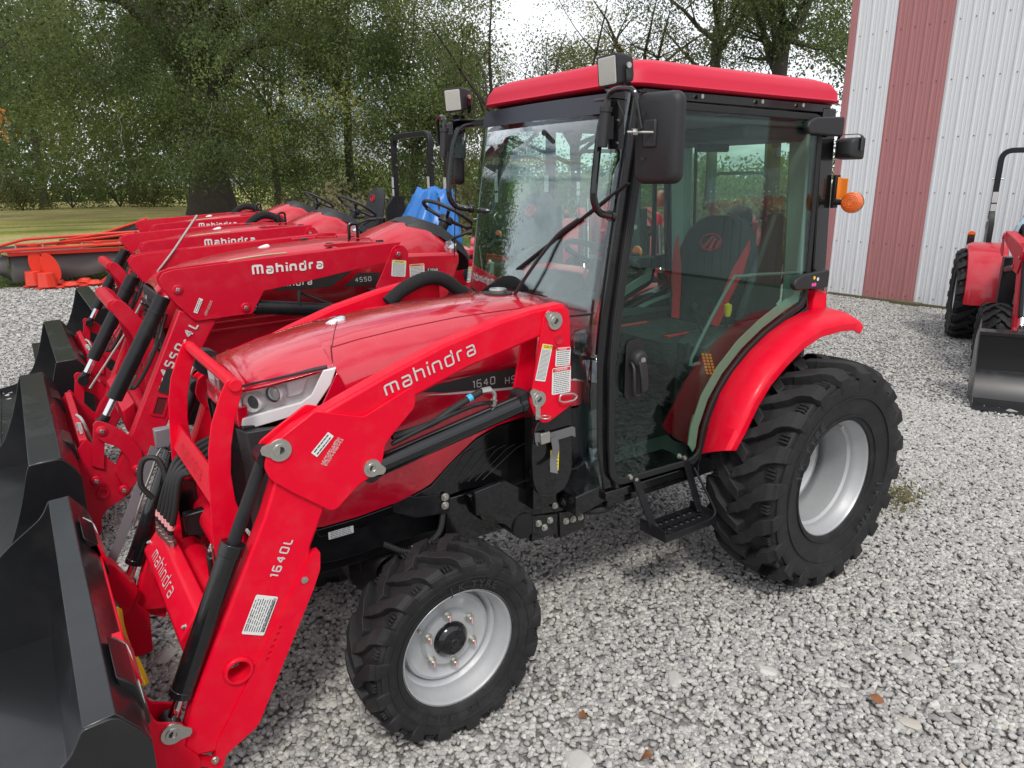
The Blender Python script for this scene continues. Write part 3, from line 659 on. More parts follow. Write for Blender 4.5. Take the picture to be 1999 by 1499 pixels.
# seams of the hood
sm = MB()
pts = [(1.86 + .10 * (abs(y) / .2), y, hoodz(1.86 + .10 * abs(y) / .2, y) + .0035) for y in np.linspace(-.195, .195, 13)]
sm.tube(pts, .0016, 5)
sm.tube([(1.962, .197, 1.247), (1.985, .262, 1.185), (1.995, .289, 1.10), (1.995, .291, 1.02)], .0018, 5)
for s in (1, -1):
    sm.tube([(x, s * .198, hoodz(x, .196) + .0025) for x in (1.02, 1.2, 1.5, 1.7, 1.87, 1.96)], .0013, 5)
sm.build('hood_seam', mat('dark_seam', (.10, .002, .006), .6), hood)
# ornament and cap
b = MB(); prof = [(0, .0005), (.012, .008), (.04, .016), (.058, .018), (.068, .014), (.07, .0005)]
for i, (t, r) in enumerate(prof): pass
v = []; n = 12
for t, r in prof:
    v.append([(1.905 - t, r * math.cos(a), 1.280 + t * .10 + max(0, r * math.sin(a)) * .9) for a in np.linspace(-.3, math.pi + .3, n)])
b.loft(v); b.build('hood_badge', chrome, T)
b = MB(); b.cyl((1.20, 0, 1.317), (1.20, 0, 1.323), .058, n=28); b.build('cap_seat', bplas, T)
b = MB(); b.lathe([(0, .034), (.012, .036), (.016, .032), (.017, .015), (.014, .012), (.014, .0005)], (1.20, 0, 1.323), (0, 0, 1), 28); b.build('filler_cap', zinc, T)
# side panels
for s in (1, -1):
    y0, y1 = .292 * s, .298 * s
    pr = [(1.02, 1.11), (1.02, .905)] + [(1.249, .906), (1.40, .897), (1.496, .868), (1.60, .800), (1.686, .735), (1.80, .705), (1.952, .691), (2.089, .690), (2.14, .74), (2.11, .90), (2.085, 1.02), (2.055, 1.068), (2.012, 1.14), (1.985, 1.192), (1.95, 1.11)]
    MB().prism(fillet(pr, .02, 2), 'y', y0, y1).build('side_panel', red2, T, bevel=.002)
    pb = [(1.03, .897), (1.249, .897), (1.40, .888), (1.496, .858), (1.60, .792), (1.68, .728), (1.80, .697), (1.952, .684), (2.10, .683), (2.08, .655), (1.94, .648), (1.72, .668), (1.56, .680), (1.25, .660), (1.03, .64)]
    MB().prism(pb, 'y', .284 * s, .293 * s).build('lower_side_panel', black, T, bevel=.002)
    sl = MB()
    for i in range(6):
        a = 1.30 + .045 * i; sl.tube([(a + .17 - .015 * i, .2935 * s, .70 + .004 * i), (a + .02, .2945 * s, .79 + .006 * i), (a - .02, .2945 * s, .80 + .006 * i)], .0016, 4)
    sl.build('panel_slot', ink, T)
    # black decal band with silver line, model lettering
    dk = [(1.06, 1.108), (1.06, 1.018), (1.36, 1.030), (1.62, 1.058), (1.78, 1.085), (1.60, 1.092), (1.34, 1.108)]
    MB().prism(dk, 'y', .2982 * s, .2988 * s).build('decal_band', ink, T, smooth=0)
    MB().prism([(1.06, 1.010), (1.36, 1.022), (1.60, 1.046), (1.70, 1.062), (1.60, 1.052), (1.36, 1.031), (1.06, 1.018)], 'y', .2982 * s, .2992 * s).build('silver_line', silver_d, T, smooth=0)
    if s > 0:
        lettering('1640', (1.505, .299, 1.054), (-1, 0, .02), (0, 0, 1), .019, T, silver_d, .16)
        lettering('HST', (1.37, .299, 1.046), (-1, 0, 0), (0, 0, 1), .019, T, silver_d, .16)
    v = MB().prism([(1.79, 1.120), (1.77, 1.128), (1.64, 1.130), (1.60, 1.122)], 'y', .299 * s, .301 * s); v.build('air_slot', ink, T)
# fine label on the belly
decal(T, (2.055, .2945, .640), (-1, 0, 0), (0, 0, 1), .085, .026, head=None, lines=4, seed=3)
# ---- nose, headlamps, grille
for s in (1, -1):
    H = lambda u, z, o=0: Vector((2.250 - .262 * u, (.196 + .104 * u) * s, z)) + Vector((.37, .93 * s, 0)) * o      # point on the slanted lamp face
    nv = Vector((.37, .93 * s, 0)); F = lambda q, o=0: [H(a_, b_, o) for a_, b_ in q]
    outer = [(-.02, 1.158), (.96, 1.200), (.90, 1.150), (.72, 1.084), (.10, 1.040), (.0, 1.050)]
    o = MB().poly3(F(outer), nv, -.045, -.030).build('headlight', led_m, T, smooth=0)
    trim_o = [(.86, 1.196), (1.0, 1.202), (.93, 1.150), (.73, 1.072), (.06, 1.028), (-.03, 1.040), (-.01, 1.062), (.60, 1.100), (.72, 1.122)]
    MB().poly3(F(trim_o), nv, -.012, .008).build('headlight_trim', silverp, o, bevel=.003)
    MB().poly3(F([(-.04, 1.162), (.90, 1.204), (.90, 1.198), (-.03, 1.153)]), nv, -.03, .002).build('headlight_brow', bplas, o)
    MB().poly3(F([(-.03, 1.155), (.86, 1.197), (.73, 1.126), (.60, 1.102), (.0, 1.062)]), nv, -.003, -.001).build('headlight_cover', glass_h, o, smooth=0)
    MB().poly3(F([(-.04, 1.155), (-.02, 1.150), (.01, 1.06), (-.02, 1.045)]), nv, -.03, .004).build('headlight_side', silverp, o, bevel=.002)
    MB().poly3(F([(.46, 1.165), (.70, 1.174), (.62, 1.118), (.46, 1.108)]), nv, -.030, -.014).build('reflector_cup', silverp, o, bevel=.012)
    for (uu, zz, rr) in ((.13, 1.104, .030), (.36, 1.128, .028)):
        c = H(uu, zz, -.028); d2 = Vector((.78, .62 * s, -.02)).normalized()
        MB().lathe([(-.03, rr * 1.0), (.020, rr), (.024, rr * .94), (.022, rr * .84), (.0, rr * .60), (-.012, .0005)], c, d2, 28).build('lamp_bowl', silverp, o, smooth=50)
        MB().lathe([(.010, rr * .76), (.014, rr * .4), (.015, .0005)], c, d2, 24).build('lamp_lens', lens_m if uu > .2 else ink, o, smooth=50)
        if uu > .2: MB().lathe([(.018, rr * .95), (.024, rr * .92), (.020, rr * .76), (.014, rr * .78)], c, d2, 28).build('lamp_ring', ink, o, smooth=50)
for s in (1, -1):
    nose = MB().loft([[(2.245, .22 * s, .70), (2.262, .20 * s, .70), (2.25, .27 * s, .70), (2.10, .297 * s, .69)], [(2.255, .205 * s, .90), (2.265, .19 * s, .90), (2.25, .265 * s, .90), (2.10, .297 * s, .88)], [(2.265, .20 * s, 1.03), (2.275, .185 * s, 1.035), (2.262, .255 * s, 1.035), (2.08, .297 * s, 1.045)]])
    nose.build('grille_corner', bplas, T, bevel=.004)
MB().box(2.235, 2.268, -.2, .2, 1.035, 1.10).build('nose_panel', red2, T, bevel=.004)
g = MB().box(2.215, 2.225, -.2, .2, .60, 1.04); grille = g.build('front_grille', bplas, T)
g = MB()
for i in range(44): z = .61 + i * .0098; g.box(2.226, 2.231, -.198, .198, z, z + .003)
for i in range(40): y = -.195 + i * .010; g.box(2.2255, 2.2295, y, y + .003, .60, 1.04)
g.build('grille_mesh', bsat, grille, smooth=0)
for s in (1, -1): MB().box(2.20, 2.26, s * .200, s * .215, .60, 1.04).build('grille_frame', bplas, grille, bevel=.003)
# ---- chassis
ch = MB(); 
for s in (1, -1):
    ch.prism([(2.40, .56), (2.40, .64), (2.0, .66), (1.0, .66), (1.0, .50), (2.0, .50)], 'y', s * .16, s * .20)
ch.box(1.0, 2.15, -.15, .15, .44, .9); ch.box(.2, 1.1, -.17, .17, .34, .70)
ch.build('chassis', bsat, T, bevel=.005)
ax = MB(); ax.cyl((1.778, -.46, .331), (1.778, .46, .331), .055, n=20); ax.lathe([(0, .09), (.05, .10), (.10, .06)], (1.778, .36, .331), (0, 1, 0), 20); ax.lathe([(0, .06), (.05, .10), (.10, .09)], (1.778, -.46, .331), (0, 1, 0), 20)
ax.lathe([(-.14, .06), (-.05, .13), (.05, .13), (.14, .06)], (1.778, 0, .36), (0, 1, 0), 20); ax.box(1.68, 1.88, -.1, .1, .36, .52)
ax.cyl((1.778, .43, .29), (1.778, .43, .52), .045, n=18); ax.cyl((1.778, -.43, .29), (1.778, -.43, .52), .045, n=18)
ax.build('front_axle', bsat, T, bevel=.004)
ax = MB(); ax.cyl((0, -.62, .528), (0, .62, .528), .07, n=20); ax.box(-.18, .25, -.2, .2, .36, .72); ax.box(-.12, .12, .16, .5, .44, .62); ax.box(-.12, .12, -.5, -.16, .44, .62)
ax.build('rear_axle', bsat, T, bevel=.006)
# belly parts
e = MB(); e.prism([(1.62, .66), (1.62, .47), (1.33, .47), (1.10, .52), (1.10, .66)], 'y', .20, .285); e.prism([(1.55, .67), (1.50, .56), (1.22, .44), (1.10, .50), (1.0, .66)], 'y', .285, .33); e.build('side_bracket', black, T, bevel=.004)
# ---- loader tower and subframe (near and far)
def tower(s):
    yo = .476 * s; yi = .466 * s
    plate = [(1.334,1.307),(1.309,1.334),(1.236,1.333),(1.224,1.316),(1.207,1.012),(1.206,0.984),(1.313,0.937),(1.340,0.943),(1.369,0.974),(1.389,1.028),(1.378,1.067),(1.355,1.182)]
    tw = MB().prism(fillet(plate, .012, 3), 'y', yi, yo).build('loader_tower', red, T, bevel=.002)
    back = [(1.365,1.220),(1.297,1.224),(1.319,1.028),(1.323,0.949),(1.403,1.030)]
    MB().prism(back, 'y', .385 * s, .395 * s).build('inner_plate', red, tw, bevel=.002)
    MB().cyl((1.39, .395 * s, 1.03), (1.39, .466 * s, 1.03), .03, n=20).build('tower_boss', bsat, tw)
    pin(tw, *((1.288,0.476,1.292))[:1], .476 * s, ((1.288,0.476,1.292))[2], s, 40, .030)
    pin(tw, *((1.355,0.476,1.031))[:1], .476 * s, ((1.355,0.476,1.031))[2], s, 50, .029)
    q = (1.270,0.476,1.226); MB().lathe([(0, .0005), (.003 * s, .017), (.0, .018)], (q[0], .4765 * s, q[2]), (0, 1, 0), 20).build('plug', redb, tw)
    post = [(1.344,0.941),(1.190,1.004),(1.184,0.881),(1.180,0.720),(1.208,0.656),(1.275,0.638),(1.332,0.660),(1.357,0.709),(1.365,0.826)]
    pp = MB().prism(fillet(post, .035, 4), 'y', .430 * s, .452 * s).build('tower_post', black, T, bevel=.003)
    MB().box(1.21, 1.32, .345 * s, .400 * s, .58, 1.0).build('post_box', black, pp, bevel=.003)
    # subframe plate with bolts
    sub = [(1.539,0.689),(1.410,0.704),(1.264,0.602),(1.152,0.564),(1.024,0.499),(1.027,0.437),(1.096,0.414),(1.172,0.394),(1.177,0.427),(1.298,0.422),(1.412,0.527),(1.481,0.582),(1.537,0.599)]
    MB().prism(sub, 'y', .33 * s, .352 * s).build('subframe_plate', black, T, bevel=.003)
    MB().prism([(1.293,0.529),(1.174,0.510),(1.177,0.427),(1.298,0.426)], 'y', .352 * s, .362 * s).build('bolt_plate', black, T, bevel=.002)
    MB().prism([(1.167,0.508),(1.038,0.499),(1.041,0.409),(1.159,0.398)], 'y', .352 * s, .362 * s).build('bolt_plate', black, T, bevel=.002)
    for (x, y, z) in [(1.268,0.362,0.496),(1.214,0.362,0.494),(1.240,0.362,0.471),(1.135,0.362,0.467),(1.100,0.362,0.465),(1.062,0.362,0.463),(1.190,0.362,0.549),(1.105,0.362,0.561)]:
        bolt(T, x, .3625 * s, z, 'y', s, .010)
    for (x, y, z) in [(1.632,0.300,0.679),(1.633,0.300,0.647)]:
        bolt(T, x, .302 * s, z, 'y', s, .011)
    MB().prism([(1.825,0.735),(1.732,0.704),(1.606,0.684),(1.609,0.609),(1.743,0.626),(1.828,0.671)], 'y', .285 * s, .297 * s).build('engine_bracket', bsat, T, bevel=.003)
    return tw
tn = tower(1); tf = tower(-1)
# frame cross tube behind the front axle
MB().cyl((1.33, -.36, .50), (1.33, .36, .50), .05, n=20).build('cross_tube', bsat, T)
# decals on the near tower
yy = .4765
a0, a1, a2 = [(1.370,0.476,1.099),(1.327,0.476,1.088),(1.335,0.476,1.220)]
decal(tn, a0, Vector(a1) - Vector(a0), Vector(a2) - Vector(a0), (Vector(a1) - Vector(a0)).length, (Vector(a2) - Vector(a0)).length, head=yellow_d, headtext='CAUTION', lines=24, seed=5)
a0, a1, a2 = [(1.285,0.476,1.134),(1.221,0.476,1.130),(1.290,0.476,1.198)]
decal(tn, a0, Vector(a1) - Vector(a0), Vector(a2) - Vector(a0), (Vector(a1) - Vector(a0)).length, (Vector(a2) - Vector(a0)).length, head=red_ink, headtext='DANGER', lines=7, seed=6)
a0, a1, a2 = [(1.299,0.476,1.035),(1.218,0.477,1.034),(1.306,0.477,1.129)]
decal(tn, a0, Vector(a1) - Vector(a0), Vector(a2) - Vector(a0), (Vector(a1) - Vector(a0)).length, (Vector(a2) - Vector(a0)).length, head=red_ink, headtext='DANGER', lines=11, seed=8)
# spring pin loop and hook
q = [(1.274,0.490,1.013),(1.271,0.490,1.035),(1.215,0.490,1.030),(1.193,0.490,1.017),(1.207,0.490,1.004),(1.255,0.490,1.004),(1.274,0.490,1.013)]
MB().tube(round_path(q, .01), .0032, 8).build('lynch_pin', zinc, tn)
MB().obox((1.361,0.482,0.986), (.02, .006, .05)).lathe([(0, .012), (.004, .012), (.004, .022), (0, .022)], (1.344,0.500,0.969), (0, 0, 1), 20, True).build('hook', zinc, tn, bevel=.001)
# strap round the post
p0, p1, p2, p3 = [(1.358,0.462,0.889),(1.294,0.462,0.875),(1.193,0.462,0.879),(1.191,0.462,0.883)]
st = MB(); st.ribbon([(1.345, .425, .872), (1.345, .457, .872), p0, p1, p2, (1.175, .457, .868), (1.175, .43, .865)], .034, .003, side=(0, 0, 1)).build('strap', strap_m, T)
MB().obox((1.319,0.468,0.881), (.040, .010, .040), u=(-1, 0, .05)).build('strap_buckle', zinc, T, bevel=.002)
q = [(1.281,0.470,0.875),(1.272,0.470,0.831),(1.282,0.470,0.793),(1.303,0.470,0.757)]; q[3] = (q[3][0], .50, q[3][2])
MB().ribbon(q, .030, .002, side=(1, 0, .1), k=4).build('strap_tail', strap_m, T)
a0, a1, a2 = [(1.286,0.453,0.739),(1.247,0.453,0.738),(1.291,0.453,0.823)]
decal(T, a0, Vector(a1) - Vector(a0), Vector(a2) - Vector(a0), (Vector(a1) - Vector(a0)).length * 1.0, (Vector(a2) - Vector(a0)).length, m=yellow_d, lines=6, seed=9)

# ---- loader arms
def arm(s):
    ya, yb = .402 * s, .468 * s
    A = bpy.data.objects.new('loader_arm', None); C.objects.link(A); A.parent = T
    boom = [(1.235, 1.345), (1.370, 1.335), (1.508, 1.312), (1.707, 1.264), (1.893, 1.202), (2.040, 1.146), (2.18, 1.09), (2.26, 1.035), (2.20, .95), (2.10, .97), (2.00, 1.03), (1.813, 1.115), (1.622, 1.178), (1.486, 1.208), (1.33, 1.243), (1.235, 1.255)]
    MB().prism(boom, 'y', ya, yb).build('boom', red, A, bevel=.010)
    leg = [(2.215, 1.035), (2.06, 1.0), (2.03, .96), (2.115, .83), (2.165, .725), (2.178, .600), (2.290, .390), (2.385, .215), (2.455, .165), (2.585, .195), (2.524, .370), (2.333, .760), (2.287, .850)]
    lg = MB().prism(leg, 'y', .404 * s, .464 * s).build('lower_leg', red, A, bevel=.008)
    gus = [(2.123,1.133),(1.983,1.089),(1.830,1.152),(1.813,1.139),(1.817,1.089),(1.896,1.017),(1.921,0.991),(1.931,0.947),(1.942,0.921),(1.976,0.898),(2.008,0.887),(2.082,0.827),(2.101,0.825),(2.116,0.837)]
    gus += [(2.200, .905), (2.262, .962), (2.275, 1.000), (2.262, 1.050), (2.215, 1.080)]
    MB().prism(fillet(gus, .012, 3), 'y', .468 * s, .477 * s).build('elbow_plate', red, A, bevel=.002)
    MB().prism(fillet(gus, .012, 3), 'y', .392 * s, .401 * s).build('elbow_plate', red, A, bevel=.002)
    # back plate with adjustment holes
    bp = [(2.169,0.704),(2.141,0.707),(2.146,0.648),(2.170,0.592),(2.369,0.210),(2.466,0.155),(2.480,0.115),(2.584,0.185),(2.577,0.203),(2.498,0.147),(2.486,0.204)]
    o = MB().prism(fillet(bp, .008, 2), 'y', .440 * s, .470 * s).build('back_plate', red, A)
    hc = MB()
    for (x, y, z) in [(2.322,0.470,0.416),(2.313,0.470,0.433),(2.304,0.470,0.450),(2.295,0.470,0.467),(2.285,0.470,0.485),(2.276,0.470,0.502)]: hc.cyl((x, .3 * s, z), (x, .6 * s, z), .0055, n=10)
    cut(o, hc); o.modifiers.new('b', 'BEVEL').width = .0015
    # big round through-hole sleeve
    hx, hy, hz = (2.403,0.470,0.410)
    cut(lg, MB().cyl((hx, .3 * s, hz), (hx, .6 * s, hz), .034, n=32))
    MB().lathe([(.400 * s, .031), (.467 * s, .031), (.474 * s, .032), (.475 * s, .036), (.473 * s, .041), (.465 * s, .043)], (hx, 0, hz), (0, 1, 0), 32).build('sleeve', red, A, smooth=60)
    q = (2.230,0.478,1.043); pin(A, q[0], .477 * s, q[2], s, 10, .032)
    q = (1.968,0.478,0.928); pin(A, q[0], .477 * s, q[2], s, 205, .028)
    bolt(A, 2.497, .472 * s, .158, 'y', s, .008)
    q = (2.195,0.470,0.630); MB().lathe([(0, .0105), (.004 * s, .010), (.005 * s, .0005)], (q[0], .4705 * s, q[2]), (0, 1, 0), 16).build('plug', zinc, A)
    return A
an = arm(1); af = arm(-1)
# lettering on the near arm
a0, a1, a2 = [(1.904,0.470,1.139),(1.597,0.470,1.223),(1.911,0.470,1.164)]
U = Vector(a1) - Vector(a0); V = Vector(a2) - Vector(a0)
wd = sum(S[c][0] + .42 + (.20 if S[c][0] else .12) for c in 'mahindra') - .62
lettering('mahindra', a0, U, V, U.length / wd, an, silver_d, .20)
a0, a1, a2 = [(2.269,0.465,0.662),(2.216,0.466,0.765),(2.285,0.465,0.672)]
U = Vector(a1) - Vector(a0); V = Vector(a2) - Vector(a0)
wd = sum(S[c][0] + .42 + .24 for c in '1640L') - .45
lettering('1640L', a0, U, V, U.length / wd, an, silver_d, .26)
# plates
a0, a1, a2 = [(2.325,0.466,0.494),(2.273,0.466,0.601),(2.383,0.465,0.524)]
U = Vector(a1) - Vector(a0); V = Vector(a2) - Vector(a0)
d = decal(an, a0, U, V, U.length, V.length, lines=9, bar=(.1, .95, .04, .17), seed=11)
text('mahindra', Vector(a0) + U * .05 + V * .80, U, V, .014, d, ink, 'print', True)
a0, a1, a2 = [(2.130,0.478,1.000),(2.077,0.478,1.051),(2.146,0.478,1.016)]
U = Vector(a1) - Vector(a0); V = Vector(a2) - Vector(a0); decal(an, a0, U, V, U.length, V.length, lines=2, seed=12)
def speckle(parent, a0, a1, a2, seed):
    """worn printed stamp: white flecks"""
    rr = random.Random(seed); U = Vector(a1) - Vector(a0); V = Vector(a2) - Vector(a0); n = U.cross(V).normalized(); mb = MB()
    for i in range(420):
        a, b = rr.random(), rr.random(); s1, s2 = rr.uniform(.015, .04), rr.uniform(.03, .09)
        o = Vector(a0) + U * a + V * b + n * .0016
        mb.add([o, o + U * s1, o + U * s1 + V * s2, o + V * s2], [(0, 1, 2, 3)])
    return mb.build('worn_stamp', mat('worn_white_print', (.7, .45, .45), .5), parent, smooth=0, norm=False)
a0, a1, a2 = [(2.104,0.478,0.966),(2.049,0.478,1.033),(2.122,0.477,0.976)]; speckle(an, a0, a1, a2, 4)
# ---- hydraulic cylinders
def cylinder(parent, p0, p1, r, rod, frac, m=black, name='cylinder', rod_r=None, ports=True, y=None, sleeve=None):
    """barrel from p0 for frac of the length, chrome rod on to p1"""
    p0, p1 = Vector(p0), Vector(p1); d = (p1 - p0); ln = d.length; d.normalize(); e = p0 + d * ln * frac
    b = MB(); b.cyl(p0 + d * .02, e, r, n=28); b.cyl(e - d * .02, e + d * .004, r * 1.08, n=28); b.cyl(p0 + d * .015, p0 + d * .03, r * 1.05, n=28)
    b.cyl(p0 - Vector((0, .028, 0)), p0 + Vector((0, .028, 0)), r * .95, n=22); 
    o = b.build(name, m, parent, bevel=.0015)
    rr = rod_r or r * .5
    MB().cyl(e, p1 - d * .02, rr, n=20).build('rod', chrome, o)
    MB().cyl(p1 - Vector((0, .028, 0)), p1 + Vector((0, .028, 0)), rr * 1.6, n=20).cyl(p1 - d * .05, p1, rr * 1.3, n=16).build('rod_eye', bsat, o)
    return o
for s in (1, -1):
    lc = cylinder(T, (1.962, .435 * s, .905), (1.325, .435 * s, 1.028), .033, None, .895, name='lift_cylinder')
    bc_t, bc_b = Vector((2.262, .435 * s, 1.020)), Vector((2.590, .435 * s, .300))
    o = MB(); d = (bc_b - bc_t).normalized()
    o.cyl(bc_t + d * .27, bc_t + d * .70, .0315, n=28); o.cyl(bc_t + d * .255, bc_t + d * .29, .0345, n=28); o.cyl(bc_t + d * .685, bc_t + d * .705, .033, n=28)
    bcyl = o.build('bucket_cylinder', black, T, bevel=.0015)
    MB().cyl(bc_t, bc_t + d * .27, .0185, n=20).cyl(bc_t - Vector((0, .03, 0)), bc_t + Vector((0, .03, 0)), .026, n=20).build('upper_tube', bsat, bcyl)
    MB().cyl(bc_t + d * .70, bc_b - d * .02, .015, n=20).build('rod', chrome, bcyl)
    MB().cyl(bc_b - Vector((0, .03, 0)), bc_b + Vector((0, .03, 0)), .027, n=20).build('rod_eye', bsat, bcyl)
    # hoses
    if s > 0:
        q = [(1.510,0.440,1.046),(1.506,0.440,1.067),(1.524,0.440,1.085),(1.559,0.440,1.085)]
        MB().tube(round_path(q, .015), .0075, 10).cyl(q[0], (q[0][0], .435, q[0][2] - .02), .011, n=12).cyl(q[2], q[3], .0105, n=6).build('hose_fitting', zinc, lc)
        q = [(1.562,0.440,1.084),(1.603,0.440,1.069),(1.674,0.440,1.042),(1.740,0.440,1.013),(1.828,0.440,1.000),(1.882,0.440,0.997)]
        MB().tube(q, .0115, 12, k=5).build('hose', hose_m, lc)
        q2 = [(1.611,0.440,1.067),(1.596,0.440,1.073)]; MB().cyl(q2[0], q2[1], .0125, n=14).build('hose_band', cyan_m, lc)
        q = [(1.888,0.450,0.977),(1.833,0.450,0.991),(1.706,0.450,1.024),(1.593,0.450,1.045),(1.524,0.450,1.043)]
        MB().tube(q, .007, 8, k=3).build('oil_pipe', black, lc)
        a0 = (1.77, .4685, .945)
# torque tube, cross member, hose cover with lettering
MB().cyl((2.30, -.41, .60), (2.30, .41, .60), .055, n=28).build('torque_tube', red, T)
MB().cyl((2.385, -.40, .455), (2.385, .40, .455), .052, n=28).build('cross_tube', red, T)
cv = MB().prism([(2.430, .550), (2.470, .548), (2.525, .475), (2.520, .430), (2.440, .425)], 'y', -.325, .325).build('hose_cover', red, T, bevel=.006)
lettering('mahindra', (2.5125, -.21, .4935), (0, 1, 0), (-.602, 0, .799), .0300, T, silver_d, .16)
for y in (-.31, .31): bolt(T, 2.500, y, .505, 'x', 1, .006)
# hoses rising from the cover
hb = MB(); fb = MB(); bb = MB()
for i in range(5):
    y = -.27 + .035 * i; x = 2.47 - .004 * i
    hb.tube([(x, y, .60), (x - .02, y + .02, .68), (x - .05, y + .03, .76 + .01 * i), (x - .10, y + .01 * i, .82), (x - .22, y - .02, .86)], .0105, 10, k=5)
    fb.cyl((x, y, .53), (x, y, .60), .0095, n=8); fb.cyl((x, y, .555), (x, y, .575), .0125, n=6)
    bb.cyl((x - .004, y + .004, .618), (x - .008, y + .008, .636), .0125, n=10)
hb.tube([(2.47, -.33, .66), (2.50, -.34, .72), (2.48, -.35, .80), (2.43, -.33, .79), (2.42, -.29, .66), (2.44, -.28, .56)], .010, 10, k=5)
hb.build('hose', hose_m, T); fb.build('hose_fitting', zinc, T); bb.build('hose_mark', pinkish, T)
# grille guard
gp = [(2.31, 1.21), (2.29, 1.217), (2.270, 1.206), (2.268, 1.175), (2.297, 1.10), (2.316, 1.02), (2.326, .94), (2.323, .853), (2.306, .78), (2.312, .72), (2.35, .66), (2.395, .66), (2.398, .745), (2.392, .85), (2.386, .94), (2.378, 1.02), (2.362, 1.093), (2.332, 1.167)]
gg = bpy.data.objects.new('grille_guard', None); C.objects.link(gg); gg.parent = T
for s in (1, -1):
    MB().prism(gp, 'y', s * .296, s * .304).build('guard_plate', red, gg, bevel=.002)
    MB().prism([(2.33, .72), (2.40, .72), (2.40, .44), (2.34, .44)], 'y', s * .27, s * .295).build('guard_bracket', black, gg, bevel=.003)
    for z in (.66, .70): bolt(gg, 2.36, s * .305, z, 'y', s, .009)
MB().cyl((2.288, -.315, 1.196), (2.288, .315, 1.196), .018, n=20).build('guard_tube', red, gg, bevel=.002)
o = MB().loft([[(2.352, -.296, .925), (2.352, .296, .925), (2.360, .296, .928), (2.360, -.296, .928)], [(2.377, -.296, .840), (2.377, .296, .840), (2.385, .296, .843), (2.385, -.296, .843)]]).build('guard_crossplate', red, gg, bevel=.001)
lettering('mahindra', (2.3815, -.19, .862), (0, 1, 0), (-.27, 0, 1), .030, gg, redb, .13)
# parallel level indicator bar on the far side
MB().ribbon([(2.356,-0.475,0.859),(2.380,-0.475,0.814),(2.416,-0.475,0.772),(2.442,-0.475,0.714),(2.475,-0.475,0.650),(2.496,-0.475,0.626)], .004, .004, k=3).tube([(2.225, -.475, 1.14), (2.30, -.475, .985), (2.352, -.475, .885)], .0055, 8).tube([(2.356,-0.475,0.859),(2.380,-0.475,0.814),(2.416,-0.475,0.772),(2.442,-0.475,0.714),(2.483,-0.475,0.630),(2.533,-0.475,0.512)], .005, 8, k=3).build('indicator_rod', zinc, T)
MB().ribbon([(2.42, -.475, .80), (2.475, -.475, .69), (2.585, -.475, .465), (2.645, -.475, .345), (2.638, -.475, .30), (2.605, -.475, .285)], .004, .034, k=4).build('indicator_bar', grey_m, T)
MB().box(2.36, 2.42, -.49, -.45, .80, .87).build('bar_bracket', grey_m, T, bevel=.003)
for y in (-.49,): MB().cyl((2.605, -.47, .29), (2.605, -.425, .29), .045, n=24).build('pivot_drum', bsat, T)
bolt(T, 2.605, -.48, .29, 'y', 1, .012)
MB().cyl((2.235, -.36, 1.13), (2.235, -.30, 1.13), .045, n=24).build('guard_bushing', bplas, T); bolt(T, 2.235, -.30, 1.13, 'y', 1, .011)
# ---- quick attach carrier
qa = bpy.data.objects.new('quick_attach', None); C.objects.link(qa); qa.parent = T
qn = [(2.705, .52), (2.66, .47), (2.626, .35), (2.565, .318), (2.552, .285), (2.570, .245), (2.535, .19), (2.545, .03), (2.66, .03), (2.70, .12)]
for s in (1, -1):
    MB().prism(fillet(qn, .012, 3), 'y', s * .468, s * .478).build('carrier_plate', red, qa, bevel=.002)
    MB().prism(fillet(qn, .012, 3), 'y', s * .372, s * .382).build('carrier_plate', red, qa, bevel=.002)
    q = (2.592, .302); pin(qa, q[0], s * .4785, q[1], s, 200 if s > 0 else 20, .031)
    MB().prism([(2.705, .52), (2.69, .55), (2.66, .55), (2.64, .48), (2.66, .45)], 'y', s * .30, s * .468).build('hook_block', red, qa, bevel=.003)
    lz = .43; yb = s * .16
    pass
for hd_ in ([(2.645, -.055, .425), (2.648, .0, .385), (2.640, .035, .320)], [(2.640, .245, .420), (2.630, .29, .385), (2.625, .31, .36)]):
    MB().ribbon(hd_, .030, .012, side=(.3, 1, 0), k=3).build('latch_handle', yellow, qa, bevel=.003)
    q = Vector(hd_[0]); MB().tube([q, q + Vector((.02, -.05, .01)), q + Vector((.05, -.07, -.05))], .009, 8, k=3).build('latch_lever', bsat, qa)
MB().box(2.655, 2.69, -.40, .40, .08, .16).box(2.655, 2.69, -.40, .40, .455, .505).box(2.665, 2.685, -.30, -.22, .16, .46).box(2.665, 2.685, .22, .30, .16, .46).build('carrier_frame', red, qa, bevel=.004)
MB().prism([(2.69, .50), (2.62, .42), (2.56, .30), (2.60, .22), (2.66, .2)], 'y', -.43, -.36).build('link_plate', red, qa, bevel=.003)
